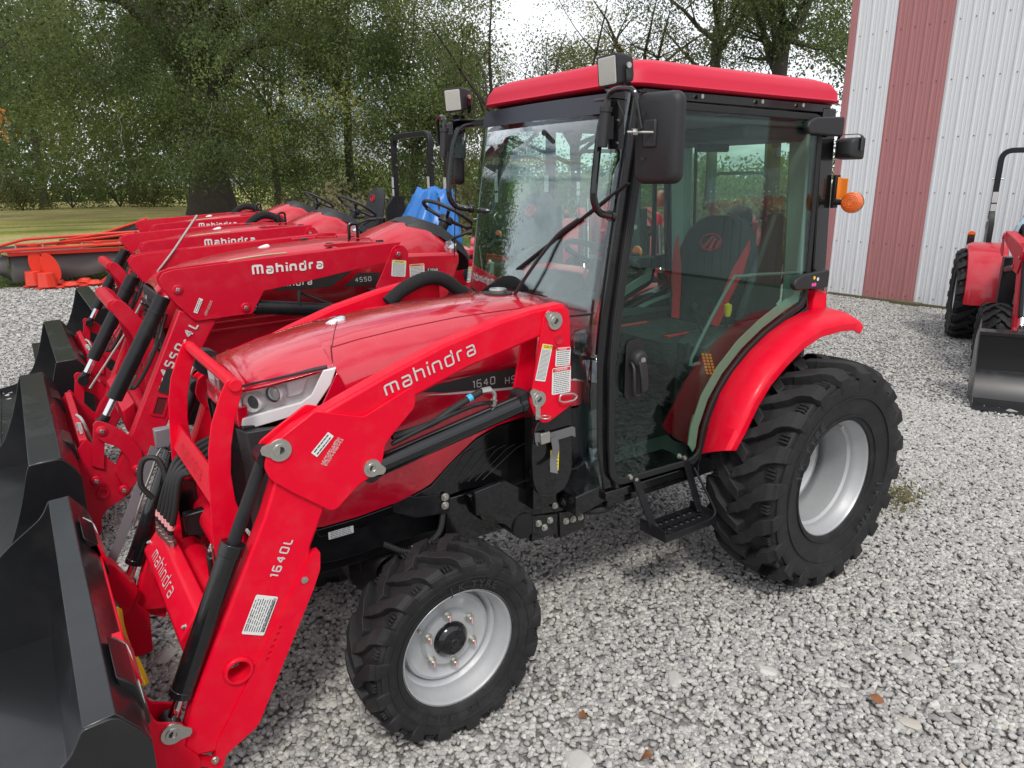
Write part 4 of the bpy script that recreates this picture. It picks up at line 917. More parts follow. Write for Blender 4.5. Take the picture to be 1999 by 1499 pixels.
# ---- bucket
bk = bpy.data.objects.new('bucket', None); C.objects.link(bk); bk.parent = T
def bucket(parent, yc, hw, lipf, lipb, z, front, m, deep=3.40, curve=None):
    s1 = [(lipf, z), (lipb, z + .004), (lipb - .045, z - .06), (lipb - .062, z - .10), (lipb - .06, .16), (lipb - .02, .06), (lipb + .06, .012), (deep + .02, .004), (deep, .06)] + (curve or [(deep - .18, .17), (front + .10, z * .52), (front, z * .72), (lipf + .03, z * .90)])
    fr_ = [.01, .02, .01, .02, .05, .05, .04, .01, .01] + [.1] * (len(s1) - 9)
    for s in (1, -1):
        MB().prism(fillet(s1, fr_, 4), 'y', yc + s * hw, yc + s * (hw - .009)).build('side_plate', m, parent, bevel=.002)
    inner = [(lipf, z), (lipf - .006, z - .035), (lipb + .004, z - .055), (lipb - .03, z - .20), (lipb - .03, .26), (lipb + .085, .155), (lipb + .14, .03), (deep, .014)]
    outer = [(a, b - .008) if b < .05 else (a - .010, b - .002) for a, b in inner]
    outer[0] = (lipf, z + .006)
    sh = MB(); q0 = [(lipf, z + .006), (lipb, z + .008), (lipb - .045, z - .056), (lipb - .062, z - .10), (lipb - .06, .16), (lipb - .02, .06), (lipb + .06, .012), (deep, .004)]
    prof = inner + list(reversed(q0[1:]))
    sh.prism(prof, 'y', yc - hw + .008, yc + hw - .008).build('bucket_shell', m, parent, bevel=.003)
    MB().box(deep - .02, deep + .10, yc - hw, yc + hw, .004, .022).build('cutting_edge', m, parent, bevel=.003)
bucket(bk, 0, .722, 2.783, 2.716, .585, 2.955, bbucket)
for y in (-.40, .47):
    MB().prism([(2.700, .59), (2.66, .55), (2.640, .43), (2.672, .40)], 'y', y - .10, y + .10).build('bucket_hook_plate', bbucket, bk, bevel=.004)
    MB().ribbon([(2.690, y - .11, .57), (2.66, y - .10, .54), (2.652, y - .04, .50), (2.65, y + .08, .47)], .012, .006, side=(0, .2, 1), k=3).build('weld_bead', zinc, bk)
# ---- wheels
fwl = wheel(T, (1.778, .638 - .085, .323), 1, .321, .106, .203, 'front_wheel', 17, .068)
fwr = wheel(T, (1.778, -(.638 - .085), .323), -1, .321, .106, .203, 'front_wheel', 17, .068)
rwl = wheel(T, (0, .783 - .131, .508), 1, .505, .163, .265, 'rear_wheel', 20, .22, front=False)
rwr = wheel(T, (0, -(.783 - .131), .508), -1, .505, .163, .265, 'rear_wheel', 20, .22, front=False)

# ================================================================ cab
pil_f = [(.943, 2.030), (.992, 1.729), (1.029, 1.488), (1.062, 1.25), (1.074, 1.10), (1.062, .77), (1.02, .60)]
def strip(line, w):
    return line + [(a - w, b) for a, b in reversed(line)]
for s in (1, -1):
    MB().prism(strip(pil_f, .055), 'y', s * .415, s * .455).build('front_pillar', black, T, bevel=.006)
    MB().prism([(a - .045, b) for a, b in pil_f] + [(a - .058, b) for a, b in reversed(pil_f)], 'y', s * .455, s * .472).build('pillar_trim', bplas, T, bevel=.002)
    MB().prism([(-.145, 2.03), (-.145, 1.90), (-.20, 1.26), (-.20, 1.17), (-.285, 1.14), (-.295, 1.26), (-.235, 2.03)], 'y', s * .40, s * .455).build('rear_pillar', black, T, bevel=.006)
    lip = [(-.15, 1.26), (-.16, 1.185), (-.10, 1.165), (.0, 1.14), (.12, 1.09), (.243, 1.018), (.35, .93), (.42, .845), (.465, .76), (.482, .66), (.50, .615), (.545, .585), (1.02, .592)]
    lo = [(a - .014 if b > .7 else a, b - .035) for a, b in lip]
    MB().prism(lip + list(reversed(lo)), 'y', s * .39, s * .461).build('door_sill', black, T, bevel=.003)
    MB().tube([(x, .465 * s, z - .014) for x, z in lip[1:9]], .010, 8, k=4).build('fender_gasket', seal, T)
    dpts = [(.900, 2.006), (-.115, 2.000), (-.142, 1.28), (-.125, 1.195), (-.021, 1.160), (.130, 1.098), (.255, 1.028), (.365, .938), (.435, .850), (.478, .745), (.488, .655), (.515, .620), (.56, .603), (.965, .612), (1.012, .655), (1.024, .808), (1.031, 1.085), (1.012, 1.234), (.985, 1.451), (.949, 1.694)]
    door = bpy.data.objects.new('cab_door', None); C.objects.link(door); door.parent = T
    o = fillet(dpts, .05, 3); i1 = inset(o, .026)
    MB().ring2(o, i1, 'y', s * .462, s * .476).build('door_frame', seal, door, bevel=.003)
    i2 = inset(o, .012)
    MB().prism(i2, 'y', s * .468, s * .472).build('door_glass', glass_d, door, smooth=0)
    o1, o2 = inset(dpts, .034), inset(dpts, .078)
    MB().prism([o1[i] for i in range(2, 12)] + [o2[i] for i in range(11, 1, -1)], 'y', s * .452, s * .458).build('pale_edge_strip', gpale, door)
    # hinges on the rear edge
    for (hx, hz) in ((-.03, 1.955), (-.045, 1.315)):
        hp = [(hx + .055, hz - .010), (hx + .04, hz - .034), (hx - .20, hz - .040), (hx - .20, hz + .040), (hx + .0, hz + .030), (hx + .045, hz + .012)]
        MB().prism(fillet(hp, .015, 4), 'y', s * .476, s * .502).build('hinge', bplas, door, bevel=.006)
    if s > 0:
        for (dx, dz, mm) in ((-.085, .012, yellow_d), (-.112, .004, white_d), (-.078, -.018, mat('pink_sticker', (.8, .1, .35), .5)), (-.095, -.018, MAT.get('pink_sticker') or pinkish)):
            MB().cyl((-.045 + dx, .5022, 1.315 + dz), (-.045 + dx, .5030, 1.315 + dz), .008, n=16).build('sticker', mm, door, smooth=0)
    # door handle
    hb_ = fillet([(.955, 1.175), (.885, 1.185), (.862, 1.15), (.868, .975), (.90, .945), (.955, .955)], .025, 4)
    MB().prism(hb_, 'y', s * .4725, s * .477).build('handle_backplate', seal, door, bevel=.001)
    hd = MB(); hd.lathe([(0, .034), (.02, .034), (.032, .028), (.035, .020), (.036, .0005)], (.905, .477 * s, 1.108), (0, s, 0), 28)
    hd.loft([[(.885, .50 * s, 1.105), (.925, .50 * s, 1.105), (.925, .516 * s, 1.105), (.885, .516 * s, 1.105)], [(.884, .512 * s, 1.04), (.918, .512 * s, 1.04), (.918, .526 * s, 1.04), (.884, .526 * s, 1.04)], [(.880, .512 * s, .99), (.914, .512 * s, .985), (.914, .526 * s, .985), (.880, .526 * s, .99)]])
    hd.ribbon([(.935, .48 * s, 1.10), (.940, .505 * s, 1.08), (.940, .51 * s, 1.0), (.930, .505 * s, .975), (.90, .505 * s, .970)], .012, .012, side=(0, 1, 0), k=2)
    h1 = hd.build('door_handle', bplas, door, bevel=.005)
    MB().cyl((.905, .512 * s, 1.108), (.905, .516 * s, 1.108), .011, n=20).build('key_lock', zinc, h1)
    # interior gas strut / grab rail seen through the glass
    MB().tube([(.50, .43 * s, 1.02), (.56, .44 * s, 1.05), (.36, .44 * s, 1.33), (.28, .44 * s, 1.36), (-.10, .44 * s, 1.345)], .007, 8, k=4).build('inner_rail', grey_pl, door)
# windshield: upper pane down to the cowl and the two low corner panes
wl = [(.945, 2.030), (.994, 1.729), (1.031, 1.488), (1.064, 1.25), (1.074, 1.13)]
ws = MB(); n = 16; secs = []
for (x, z) in wl:
    secs.append([(x + .012 + .035 * (1 - (y / .452) ** 2), y, z) for y in np.linspace(-.452, .452, n + 1)])
ws.loft(secs, caps=False, closed=False).build('windshield', glass_w, T, smooth=60, thick=.004)
band = MB(); bs = []
for (x, z) in ((.945, 2.030), (.956, 1.965)):
    bs.append([(x + .0165 + .035 * (1 - (y / .452) ** 2), y, z) for y in np.linspace(-.448, .448, n + 1)])
band.loft(bs, caps=False, closed=False).build('windshield_shade_band', mat('dark_glass_band', (.03, .032, .045), .3), T, smooth=60)
for s in (1, -1):
    q = [[(1.076, s * .452, 1.14), (1.083, s * .31, 1.14)], [(1.072, s * .452, 1.0), (1.079, s * .31, 1.0)], [(1.064, s * .452, .77), (1.072, s * .31, .77)], [(1.03, s * .452, .61), (1.04, s * .31, .61)]]
    MB().loft(q, caps=False, closed=False).build('corner_glass', glass_w, T, smooth=60, thick=.004)
    MB().ribbon([(1.02, s * .312, .60), (1.045, s * .312, .66), (1.07, s * .312, .9), (1.08, s * .312, 1.14)], .02, .012, side=(0, 1, 0)).build('corner_glass_frame', bplas, T)
    # firewall pipes and linkage seen through the low pane
    MB().box(.96, 1.0, s * .30, s * .40, .62, .66).build('pedal_plate', grey_pl, T, bevel=.003)
MB().tube([(1.085 + .035 * (1 - (y / .452) ** 2), y, 1.272 - .055 * (1 - (abs(y) / .45) ** 2) + 0.02) for y in np.linspace(-.44, .44, 15)], .004, 6).build('cowl_seal', seal, T)
# firewall and cab floor
MB().box(1.0, 1.05, -.31, .31, .60, 1.20).build('firewall', dgrey, T, bevel=.01)
MB().box(-.22, 1.02, -.41, .41, .585, .61).build('cab_floor', dgrey, T)
MB().box(-.27, -.245, -.40, .40, .60, 1.16).build('rear_panel', dgrey, T)
MB().prism([(-.283, 1.16), (-.277, 1.16), (-.228, 2.0), (-.234, 2.0)], 'y', -.40, .40).build('rear_glass', glass_w, T, smooth=0)
MB().box(-.24, -.16, -.41, .41, 1.985, 2.04).box(.86, .93, -.41, .41, 1.995, 2.04).box(-.2, .9, .40, .45, 2.01, 2.045).box(-.2, .9, -.45, -.40, 2.01, 2.045).build('roof_frame', black, T, bevel=.004)
for s in (1, -1):
    for bx in (.62, .28, .02): MB().cyl((bx, s * .462, 2.03), (bx, s * .468, 2.03), .008, n=10).build('roof_screw', zinc, T)
# roof: soft-edged moulded shell
def rrect(x0, x1, hw, r, z, n=6, bow=0):
    P = []
    for cx_, cy_, a0 in ((x1 - r, hw - r, 0), (x0 + r, hw - r, 90), (x0 + r, -hw + r, 180), (x1 - r, -hw + r, 270)):
        for j in range(n + 1):
            a = R(a0 + 90 * j / n); X, Y = cx_ + r * math.cos(a), cy_ + r * math.sin(a)
            P.append((X + (bow * (1 - (Y / hw) ** 2) if X > x1 - r * 1.01 else 0), Y, z))
    return P
ro = MB()
ro.loft([rrect(-.245, .945, .455, .07, 2.048, bow=.03), rrect(-.262, .965, .472, .075, 2.050, bow=.035), rrect(-.268, .972, .478, .08, 2.056, bow=.035), rrect(-.262, .965, .472, .08, 2.064, bow=.035), rrect(-.262, .962, .470, .08, 2.090, bow=.035), rrect(-.245, .945, .452, .09, 2.122, bow=.035), rrect(-.20, .90, .41, .10, 2.142, bow=.03), rrect(-.10, .80, .31, .10, 2.152, bow=.02), rrect(.1, .6, .1, .05, 2.156)])
ro.build('roof', redroof, T, smooth=60)
MB().box(-.20, .90, -.39, .39, 1.955, 1.975).build('headliner', grey_pl, T, bevel=.008)
MB().box(-.20, .25, -.38, .38, 1.90, 1.954).build('air_console', dgrey, T, bevel=.02)
for i in range(4): MB().lathe([(0, .03), (.008, .028), (.01, .0005)], (.88 - .02 * i, -.25 + .17 * i, 1.953), (0, 0, -1), 20).build('air_vent', dgrey, T)
# fenders
fi = [(-.25, 1.165), (-.20, 1.172), (-.10, 1.160), (.008, 1.136), (.12, 1.095), (.232, 1.032), (.330, .958), (.400, .880), (.450, .765), (.484, .632)]
fo = [(-.295, 1.098), (-.24, 1.122), (-.14, 1.130), (.010, 1.125), (.130, 1.090), (.240, 1.030), (.335, .965), (.410, .885), (.480, .780), (.531, .715)]
for s in (1, -1):
    f = MB(); secs = []
    for (a, b), (c_, d_) in zip(fi, fo):
        k = Vector((c_ - .1, 0, d_ - .6)).normalized()
        r1, r2 = Vector((a, s * .470, b)) + k * .012, Vector((c_, s * .655, d_)) + k * .014
        mid = r1.lerp(r2, .62) + k * .030; sh = r1.lerp(r2, .9) + k * .020
        low = r2 - k * .034; lowi = low - Vector((0, s * .006, 0)); 
        secs.append([r1, r1.lerp(r2, .3) + k * .022, mid, sh, r2, low, lowi, r2 - Vector((0, s * .008, 0)) - k * .004, mid - k * .008, r1 - k * .008])
    f.loft(secs).build('fender', red, T, smooth=50, bevel=.002)
    MB().prism([(-.20, 1.265), (-.225, 1.265), (-.285, 1.245), (-.30, 1.165), (-.185, 1.16)], 'y', s * .40, s * .475).build('fender_riser', red, T, bevel=.008)
    lin = [(-.20, 1.15), (.0, 1.115), (.12, 1.07), (.23, 1.005), (.32, .92), (.39, .82), (.43, .72), (.44, .63)]
    MB().ribbon([(a, s * .40, b) for a, b in lin], .11, .006, side=(0, 1, 0), k=3).build('inner_fender_liner', gpale, T)
    wl_ = MB()
    wl_.prism([(a, b) for a, b in lin] + [(.44, .60), (-.22, .60)], 'y', s * .33, s * .345); wl_.build('inner_fender', dgrey, T)
    for a, b in lin[1::2]: MB().cyl((a + .012, s * .43, b + .006), (a + .012, s * .43, b + .009), .009, n=12).build('liner_screw', gpale, T)
# interior: seat, consoles, steering wheel
seat = bpy.data.objects.new('seat', None); C.objects.link(seat); seat.parent = T
def seat_parts(p, x, y, z, m=fabric, stripe=None, emblem=True, w=.24):
    b = MB(); b.loft([rr_(x - .22, x + .24, y, w, .06, z), rr_(x - .23, x + .26, y, w + .01, .08, z + .05), rr_(x - .22, x + .25, y, w, .08, z + .10), rr_(x - .18, x + .20, y, w - .05, .08, z + .115)])
    b.build('cushion', m, p, smooth=60)
    b = MB(); secs = []
    for t, ww in ((0, .20), (.08, .235), (.22, .25), (.36, .235), (.45, .20), (.50, .14), (.522, .07)):
        zz = z + .10 + t; xx = x - .20 - t * .22; d = .05 if t < .5 else .035
        secs.append([(xx + d * math.cos(a), y + ww * math.sin(a), zz + .0 * math.cos(a)) if abs(math.sin(a)) > .85 else (xx + d * (1 if math.cos(a) > 0 else -1), y + ww * math.sin(a), zz) for a in np.linspace(0, 2 * math.pi, 16, endpoint=False)])
    b.loft(secs); o = b.build('backrest', m, p, smooth=50)
    if stripe:
        for s in (1, -1):
            q = [(x - .20 - t * .22 + .0545, y + s * ww, z + .10 + t) for t, ww in ((.02, .10), (.15, .125), (.28, .155), (.38, .20), (.42, .215))]
            q2 = [(a, b_ + s * d_, c_) for (a, b_, c_), d_ in zip(q, (.050, .054, .066, .030, .004))]
            v = [p_ for pr in zip(q, q2) for p_ in pr]; MB().add(v, [(2 * i, 2 * i + 1, 2 * i + 3, 2 * i + 2) for i in range(4)]).build('seat_stripe', stripe, o, smooth=0, thick=.002)
            MB().box(x + .02, x + .2, y + s * .15 - .015, y + s * .15 + .015, z + .112, z + .118).build('seat_stripe', stripe, p)
    if emblem:
        # oval ring with two rising blades
        t0 = .40; cx_, cz_ = x - .20 - t0 * .22 + .056, z + .10 + t0; em = MB()
        U_, V_ = Vector((0, 1, 0)), Vector((-.22, 0, 1)).normalized()
        c0 = Vector((cx_, y, cz_)); ring = [c0 + U_ * .062 * math.cos(a) + V_ * .040 * math.sin(a) for a in np.linspace(0, 2 * math.pi, 33)]
        em.tube(ring, .0035, 6)
        for pts in ([(-.045, -.022), (.0, .030), (.018, .030), (-.028, -.030)], [(-.01, -.034), (.015, .018), (.03, .022), (.012, -.034)], [(.03, -.028), (.045, .012), (.055, .006), (.048, -.018)]):
            q = [c0 + U_ * a + V_ * b_ for a, b_ in pts]; nn = U_.cross(V_) * .002
            em.add([k + nn for k in q] + [k - nn for k in q], [(0, 1, 2, 3), (7, 6, 5, 4), (0, 4, 5, 1), (1, 5, 6, 2), (2, 6, 7, 3), (3, 7, 4, 0)])
        em.build('seat_emblem', seatred, o)
def rr_(x0, x1, yc, hw, r, z, n=4):
    P = []
    for cx_, cy_, a0 in ((x1 - r, hw - r, 0), (x0 + r, hw - r, 90), (x0 + r, -hw + r, 180), (x1 - r, -hw + r, 270)):
        for j in range(n + 1):
            a = R(a0 + 90 * j / n); P.append((cx_ + r * math.cos(a), yc + cy_ + r * math.sin(a), z))
    return P
seat_parts(seat, .20, .0, .955, fabric, seatred)
MB().box(.05, .35, -.15, .15, .85, 1.05).build('seat_base', dgrey, seat, bevel=.02)
MB().prism([(-.10, 1.12), (.10, 1.12), (-.10, 1.60), (-.17, 1.60), (-.20, 1.2)], 'y', .26, .30).build('armrest', dgrey, seat, bevel=.015)
for s in (1, -1):
    MB().loft([rr_(-.20, .42, s * .30, .09, .04, .62), rr_(-.20, .42, s * .30, .09, .04, 1.06), rr_(-.20, .36, s * .30, .08, .04, 1.10)]).build('side_console', dgrey, T, smooth=50)
q = (.22, .33, 1.12); MB().cyl(q, (.22, .33, 1.17), .006, n=8).build('lever', bsat, T); MB().lathe([(-.035, .0005), (-.03, .012), (-.005, .017), (.02, .016), (.028, .0005)], (.22, .33, 1.20), (0, 0, 1), 16).build('lever_knob', yellow, T)
MB().cyl((.34, .30, 1.10), (.38, .28, 1.20), .006, n=8).lathe([(0, .010), (.02, .017), (.04, .014), (.05, .0005)], (.38, .28, 1.19), (0, 0, 1), 14).build('lever', bplas, T)
MB().lathe([(0, .018), (.05, .014), (.10, .008)], (.46, .33, .98), (0, 0, 1), 12).build('shift_boot', bplas, T)
MB().prism([(.92, .62), (1.0, .62), (1.02, 1.28), (.86, 1.32), (.74, 1.24), (.80, 1.05)], 'y', -.22, .22).build('dashboard', dgrey, T, bevel=.02)
MB().prism([(1.02, 1.25), (1.04, 1.32), (.96, 1.40), (.84, 1.38), (.82, 1.30)], 'y', -.10, .10).build('instrument_pod', bplas, T, bevel=.02)
sw = bpy.data.objects.new('steering_wheel', None); C.objects.link(sw); sw.parent = T
def steering(p, c, r, tilt=28, m=bplas):
    c = Vector(c); ax_ = Vector((-math.sin(R(tilt)), 0, math.cos(R(tilt)))); u = Vector((0, 1, 0)); v = ax_.cross(u)
    MB().tube([c + (u * math.cos(a) + v * math.sin(a)) * r for a in np.linspace(0, 2 * math.pi, 41)], .013, 8, caps=False).build('wheel_rim', m, p)
    b = MB()
    for a in (90, 210, 330): b.tube([c - ax_ * .03 + (u * math.cos(R(a)) + v * math.sin(R(a))) * .03, c - ax_ * .01 + (u * math.cos(R(a)) + v * math.sin(R(a))) * r], .011, 6)
    b.lathe([(-.05, .05), (-.01, .045), (.0, .02), (.0, .0005)], c - ax_ * .01, ax_, 16); b.build('wheel_spokes', m, p)
    MB().cyl(c - ax_ * .05, c - ax_ * .28, .035, n=14).build('steering_column', m, p)
steering(sw, (.66, 0, 1.42), .17)
# orange decals and pictograms inside the door glass
a0 = (.60, .458, .985)
o = MB()
for i in range(3):
    for j in range(7): o.add([(.52 - .022 * i - .006 * j, .455, 1.07 - .014 * j - .004 * i), (.505 - .022 * i - .006 * j, .455, 1.067 - .014 * j - .004 * i), (.502 - .022 * i - .006 * j, .455, 1.057 - .014 * j - .004 * i), (.517 - .022 * i - .006 * j, .455, 1.06 - .014 * j - .004 * i)], [(0, 1, 2, 3)])
o.build('door_glass_decal', orange_d, T, smooth=0)
# interior mirror, sun visor
MX = (-0.000,0.000,1.904)
MB().tube([(MX[0] + .12, .0, MX[2] + .02), (MX[0], 0, MX[2] + .10), (MX[0] - .02, 0, 1.95)], .006, 6, k=3).build('mirror_stem', bplas, T)
MB().obox(MX, (.16, .02, .075), u=(.9, -.4, 0)).build('interior_mirror', bplas, T, bevel=.008)
MB().tube([(MX[0] - .06, .0, MX[2] - .005), (MX[0] - .28, .02, MX[2] + .01)], .004, 6).build('sensor_rod', bplas, T)
# wiper
wv = lambda x, y, z: (x + .012 + .035 * (1 - (y / .452) ** 2) + .016, y, z)
def wz(y, z):
    for a, b in zip(wl, wl[1:]):
        if b[1] <= z <= a[1]: t = (z - b[1]) / (a[1] - b[1]); return wv(b[0] + t * (a[0] - b[0]), y, z)
    return wv(wl[-1][0], y, z)
wp = [(1.090,-0.005,1.406),(1.090,0.509,1.734),(1.090,0.147,1.468),(1.090,0.327,1.590),(1.090,0.030,1.363)]
wi = bpy.data.objects.new('wiper', None); C.objects.link(wi); wi.parent = T
b0 = wz(wp[0][1], wp[0][2]); b1 = wz(wp[1][1], wp[1][2])
MB().tube([b0, b1], .005, 8).ribbon([Vector(b0) + Vector((-.006, 0, 0)), Vector(b1) + Vector((-.006, 0, 0))], .004, .018, side=(0, 1, 0)).build('wiper_blade', seal, wi)
c0 = wz(.02, 1.29); mdl = Vector(b0).lerp(Vector(b1), .42)
MB().tube([Vector(c0) + Vector((.03, 0, 0)), Vector(c0).lerp(mdl, .5) + Vector((.03, 0, 0)), mdl + Vector((.012, 0, 0)), Vector(b0).lerp(Vector(b1), .62) + Vector((.01, 0, 0))], .007, 6, k=3).build('wiper_arm', bplas, wi)
MB().cyl(Vector(c0) - Vector((.02, 0, 0)), Vector(c0) + Vector((.045, 0, 0)), .018, n=16).build('wiper_pivot', bplas, wi)
# grab rails, mirrors, work lights
for s in (1, -1):
    gr = [(1.02, .455 * s, 1.985), (1.075, .47 * s, 1.972), (1.105, .475 * s, 1.92), (1.125, .48 * s, 1.80), (1.135, .48 * s, 1.68), (1.105, .478 * s, 1.635), (1.03, .462 * s, 1.625)]
    g1 = MB().tube(round_path(gr, .05, 5), .0125, 10).build('grab_rail', black, T)
    MB().cyl((1.025, .458 * s, 1.625), (1.045, .462 * s, 1.627), .018, n=12).build('rail_foot', black, g1)
    # bracket plate carrying mirror arm and lamp
    br = MB(); br.box(1.03, 1.095, .500 * s, .506 * s, 1.84, 2.02); br.box(1.02, 1.10, .43 * s, .506 * s, 1.99, 1.998); bo = br.build('lamp_bracket', black, T, bevel=.002)
    for z in (1.86, 1.93): MB().cyl((1.06, .506 * s, z), (1.06, .510 * s, z), .004, n=8).build('bracket_screw', zinc, bo)
    MB().cyl((1.135, .52 * s, 1.845), (1.125, .52 * s, 1.955), .0165, n=16).cyl((1.125, .52 * s, 1.95), (1.124, .52 * s, 1.965), .02, n=16).box(1.09, 1.13, .502 * s, .52 * s, 1.87, 1.94).build('mirror_socket', bplas, bo)
    mr = bpy.data.objects.new('side_mirror', None); C.objects.link(mr); mr.parent = T
    arm_ = [(1.123, .52 * s, 1.96), (1.12, .52 * s, 2.005), (1.115, .56 * s, 2.018), (1.10, .625 * s, 2.010), (1.095, .632 * s, 1.95), (1.085, .640 * s, 1.895)]
    MB().tube(round_path(arm_, .03, 4), .0085, 10).build('mirror_arm', black, mr)
    MB().cyl((1.115, .61 * s, 1.886), (1.005, .655 * s, 1.886), .004, n=8).cyl((1.10, .616 * s, 1.886), (1.085, .622 * s, 1.886), .011, n=8).build('mirror_bolt', zinc, mr)
    # mirror head: plane faces backwards; normal points to -x
    ms = .87; c = Vector((1.0, .640 * s, 1.868)); u = Vector((-.22, .97 * s, 0)).normalized(); v = Vector((.02, 0, 1)); n_ = Vector((-.97, -.22 * s, 0)).normalized()
    sec = []
    for (k, t) in ((.80, -.030), (.94, -.022), (1.0, -.008), (1.0, .004), (.97, .012)):
        q = fillet([(-.095 * ms, -.150 * .92), (.095 * ms, -.150 * .92), (.095 * ms, .150 * .92), (-.095 * ms, .150 * .92)], .035, 5); sec.append([c + u * a * k + v * b_ * (1 - (1 - k) * .6) + n_ * t for a, b_ in q])
    MB().loft(sec).build('mirror_shell', bplas, mr, smooth=60)
    q = fillet([(-.074, -.128), (.074, -.128), (.074, .128), (-.074, .128)], .03, 5); MB().add([c + u * a + v * b_ + n_ * .0125 for a, b_ in q], [tuple(range(len(q)))]).build('mirror_glass', mirror_m, mr, smooth=0)
    MB().obox(c - n_ * .030 - u * .02 + v * .015, (.05, .014, .085), u=u, w=v).build('mirror_mount', bplas, mr, bevel=.006)
    hh = MB()
    for (a, b_) in ((.0, .035), (.0, -.005), (-.03, .075), (-.03, -.06)): hh.cyl(c - n_ * .0375 + u * a + v * b_ - u * .01, c - n_ * .0385 + u * a + v * b_ - u * .01, .005, n=8)
    hh.build('mirror_screw', ink, mr)
    # work lamp
    wk = bpy.data.objects.new('work_light', None); C.objects.link(wk); wk.parent = T
    c = Vector((1.09, .490 * s, 2.075)); f = Vector((.96, -.10 if s > 0 else .22, -.10)).normalized(); u = f.cross(Vector((0, 0, 1))).normalized(); v = u.cross(f); sec = []
    for (k, t) in ((.55, -.075), (.80, -.062), (.93, -.03), (1.0, -.004), (1.0, .004), (.95, .006)):
        q = fillet([(-.054, -.044), (.054, -.044), (.054, .050), (-.054, .050)], .012, 4); sec.append([c + u * a * k + v * b_ * k + f * t for a, b_ in q])
    MB().loft(sec).build('lamp_housing', bplas, wk, smooth=50)
    q = fillet([(-.046, -.038), (.046, -.038), (.046, .043), (-.046, .043)], .006, 3); MB().add([c + u * a + v * b_ + f * .0065 for a, b_ in q], [tuple(range(len(q)))]).build('lamp_reflector', led_m, wk, smooth=0)
    lr = MB()
    for i in range(15):
        a = -.042 + .006 * i; lr.cyl(c + u * a - v * .036 + f * .0066, c + u * a + v * .041 + f * .0066, .0026, n=6)
    lr.build('lamp_lens', lens_m, wk)
    yk = [c + u * .060 + v * .010 - f * .03, c + u * .060 - v * .05 - f * .03, c + u * .03 - v * .062 - f * .03, c - u * .03 - v * .062 - f * .03, c - u * .060 - v * .05 - f * .03, c - u * .060 + v * .010 - f * .03]
    MB().ribbon(round_path(yk, .02, 3), .018, .003, side=f).cyl(c - v * .060 - f * .03, c - v * .078 - f * .03, .008, n=10).build('lamp_yoke', black, wk)
    for a in (-1, 1): MB().cyl(c + u * .060 * a + v * .010 - f * .03, c + u * .068 * a + v * .010 - f * .03, .009, n=12).build('yoke_bolt', zinc, wk)
    MB().tube([c - f * .07 - v * .02, (1.06, .50 * s, 2.0), (1.06, .53 * s, 1.94), (1.06, .507 * s, 1.90)], .003, 6, k=4).build('lamp_cable', hose_m, wk)
    # rear work lamp on the rear pillar
    rl = bpy.data.objects.new('rear_work_light', None); C.objects.link(rl); rl.parent = T
    MB().loft([[(-.27 - dx, .50 * s + dy, 1.868 + dz) for dy, dz in fillet([(-.05 * k, -.045 * k), (.05 * k, -.045 * k), (.05 * k, .045 * k), (-.05 * k, .045 * k)], .012, 3)] for k, dx in ((.6, -.03), (.9, -.015), (1, .03), (1, .05))]).build('lamp_housing', bplas, rl, smooth=50)
    MB().ribbon(round_path([(-.285, .445 * s, 1.86), (-.285, .445 * s, 1.925), (-.285, .555 * s, 1.925), (-.285, .555 * s, 1.86)], .02, 3), .018, .003, side=(1, 0, 0)).build('lamp_yoke', black, rl)
    MB().box(-.323, -.32, .455 * s, .545 * s, 1.83, 1.905).build('lamp_lens', lens_m, rl)
    # turn signal and side reflector
    ts = bpy.data.objects.new('turn_signal', None); C.objects.link(ts); ts.parent = T
    MB().box(-.285, -.25, .462 * s, .478 * s, 1.62, 1.76).build('signal_bracket', bsat, ts, bevel=.003)
    MB().box(-.292, -.286, .478 * s, .512 * s, 1.66, 1.745).box(-.29, -.262, .478 * s, .482 * s, 1.64, 1.75).build('side_reflector', orange_d, ts, bevel=.004)
    MB().cyl((-.265, .47 * s, 1.645), (-.265, .515 * s, 1.645), .013, n=12).build('signal_stalk', bplas, ts)
    cc = Vector((-.265, .556 * s, 1.645)); MB().lathe([(-.022, .040), (-.006, .044), (.006, .044), (.022, .040)], cc, (1, .35 * s, 0), 32).build('signal_body', bplas, ts, smooth=50)
    for d_ in (1, -1):
        l = MB(); l.lathe([(.006, .0455), (.022, .043), (.030, .036), (.034, .020), (.035, .0005)], cc, (d_, .35 * s * d_, 0), 32)
        lo = l.build('signal_lens', orange_l, ts, smooth=60); rg = MB()
        dv = Vector((d_, .35 * s * d_, 0)).normalized()
        for r_, t in ((.037, .0295), (.030, .0325), (.023, .0345), (.016, .0357), (.009, .0362)): rg.lathe([(t - .0015, r_ - .0016), (t + .0010, r_), (t - .0015, r_ + .0016)], cc, dv, 28)
        rg.build('lens_ring', orange_l, lo)
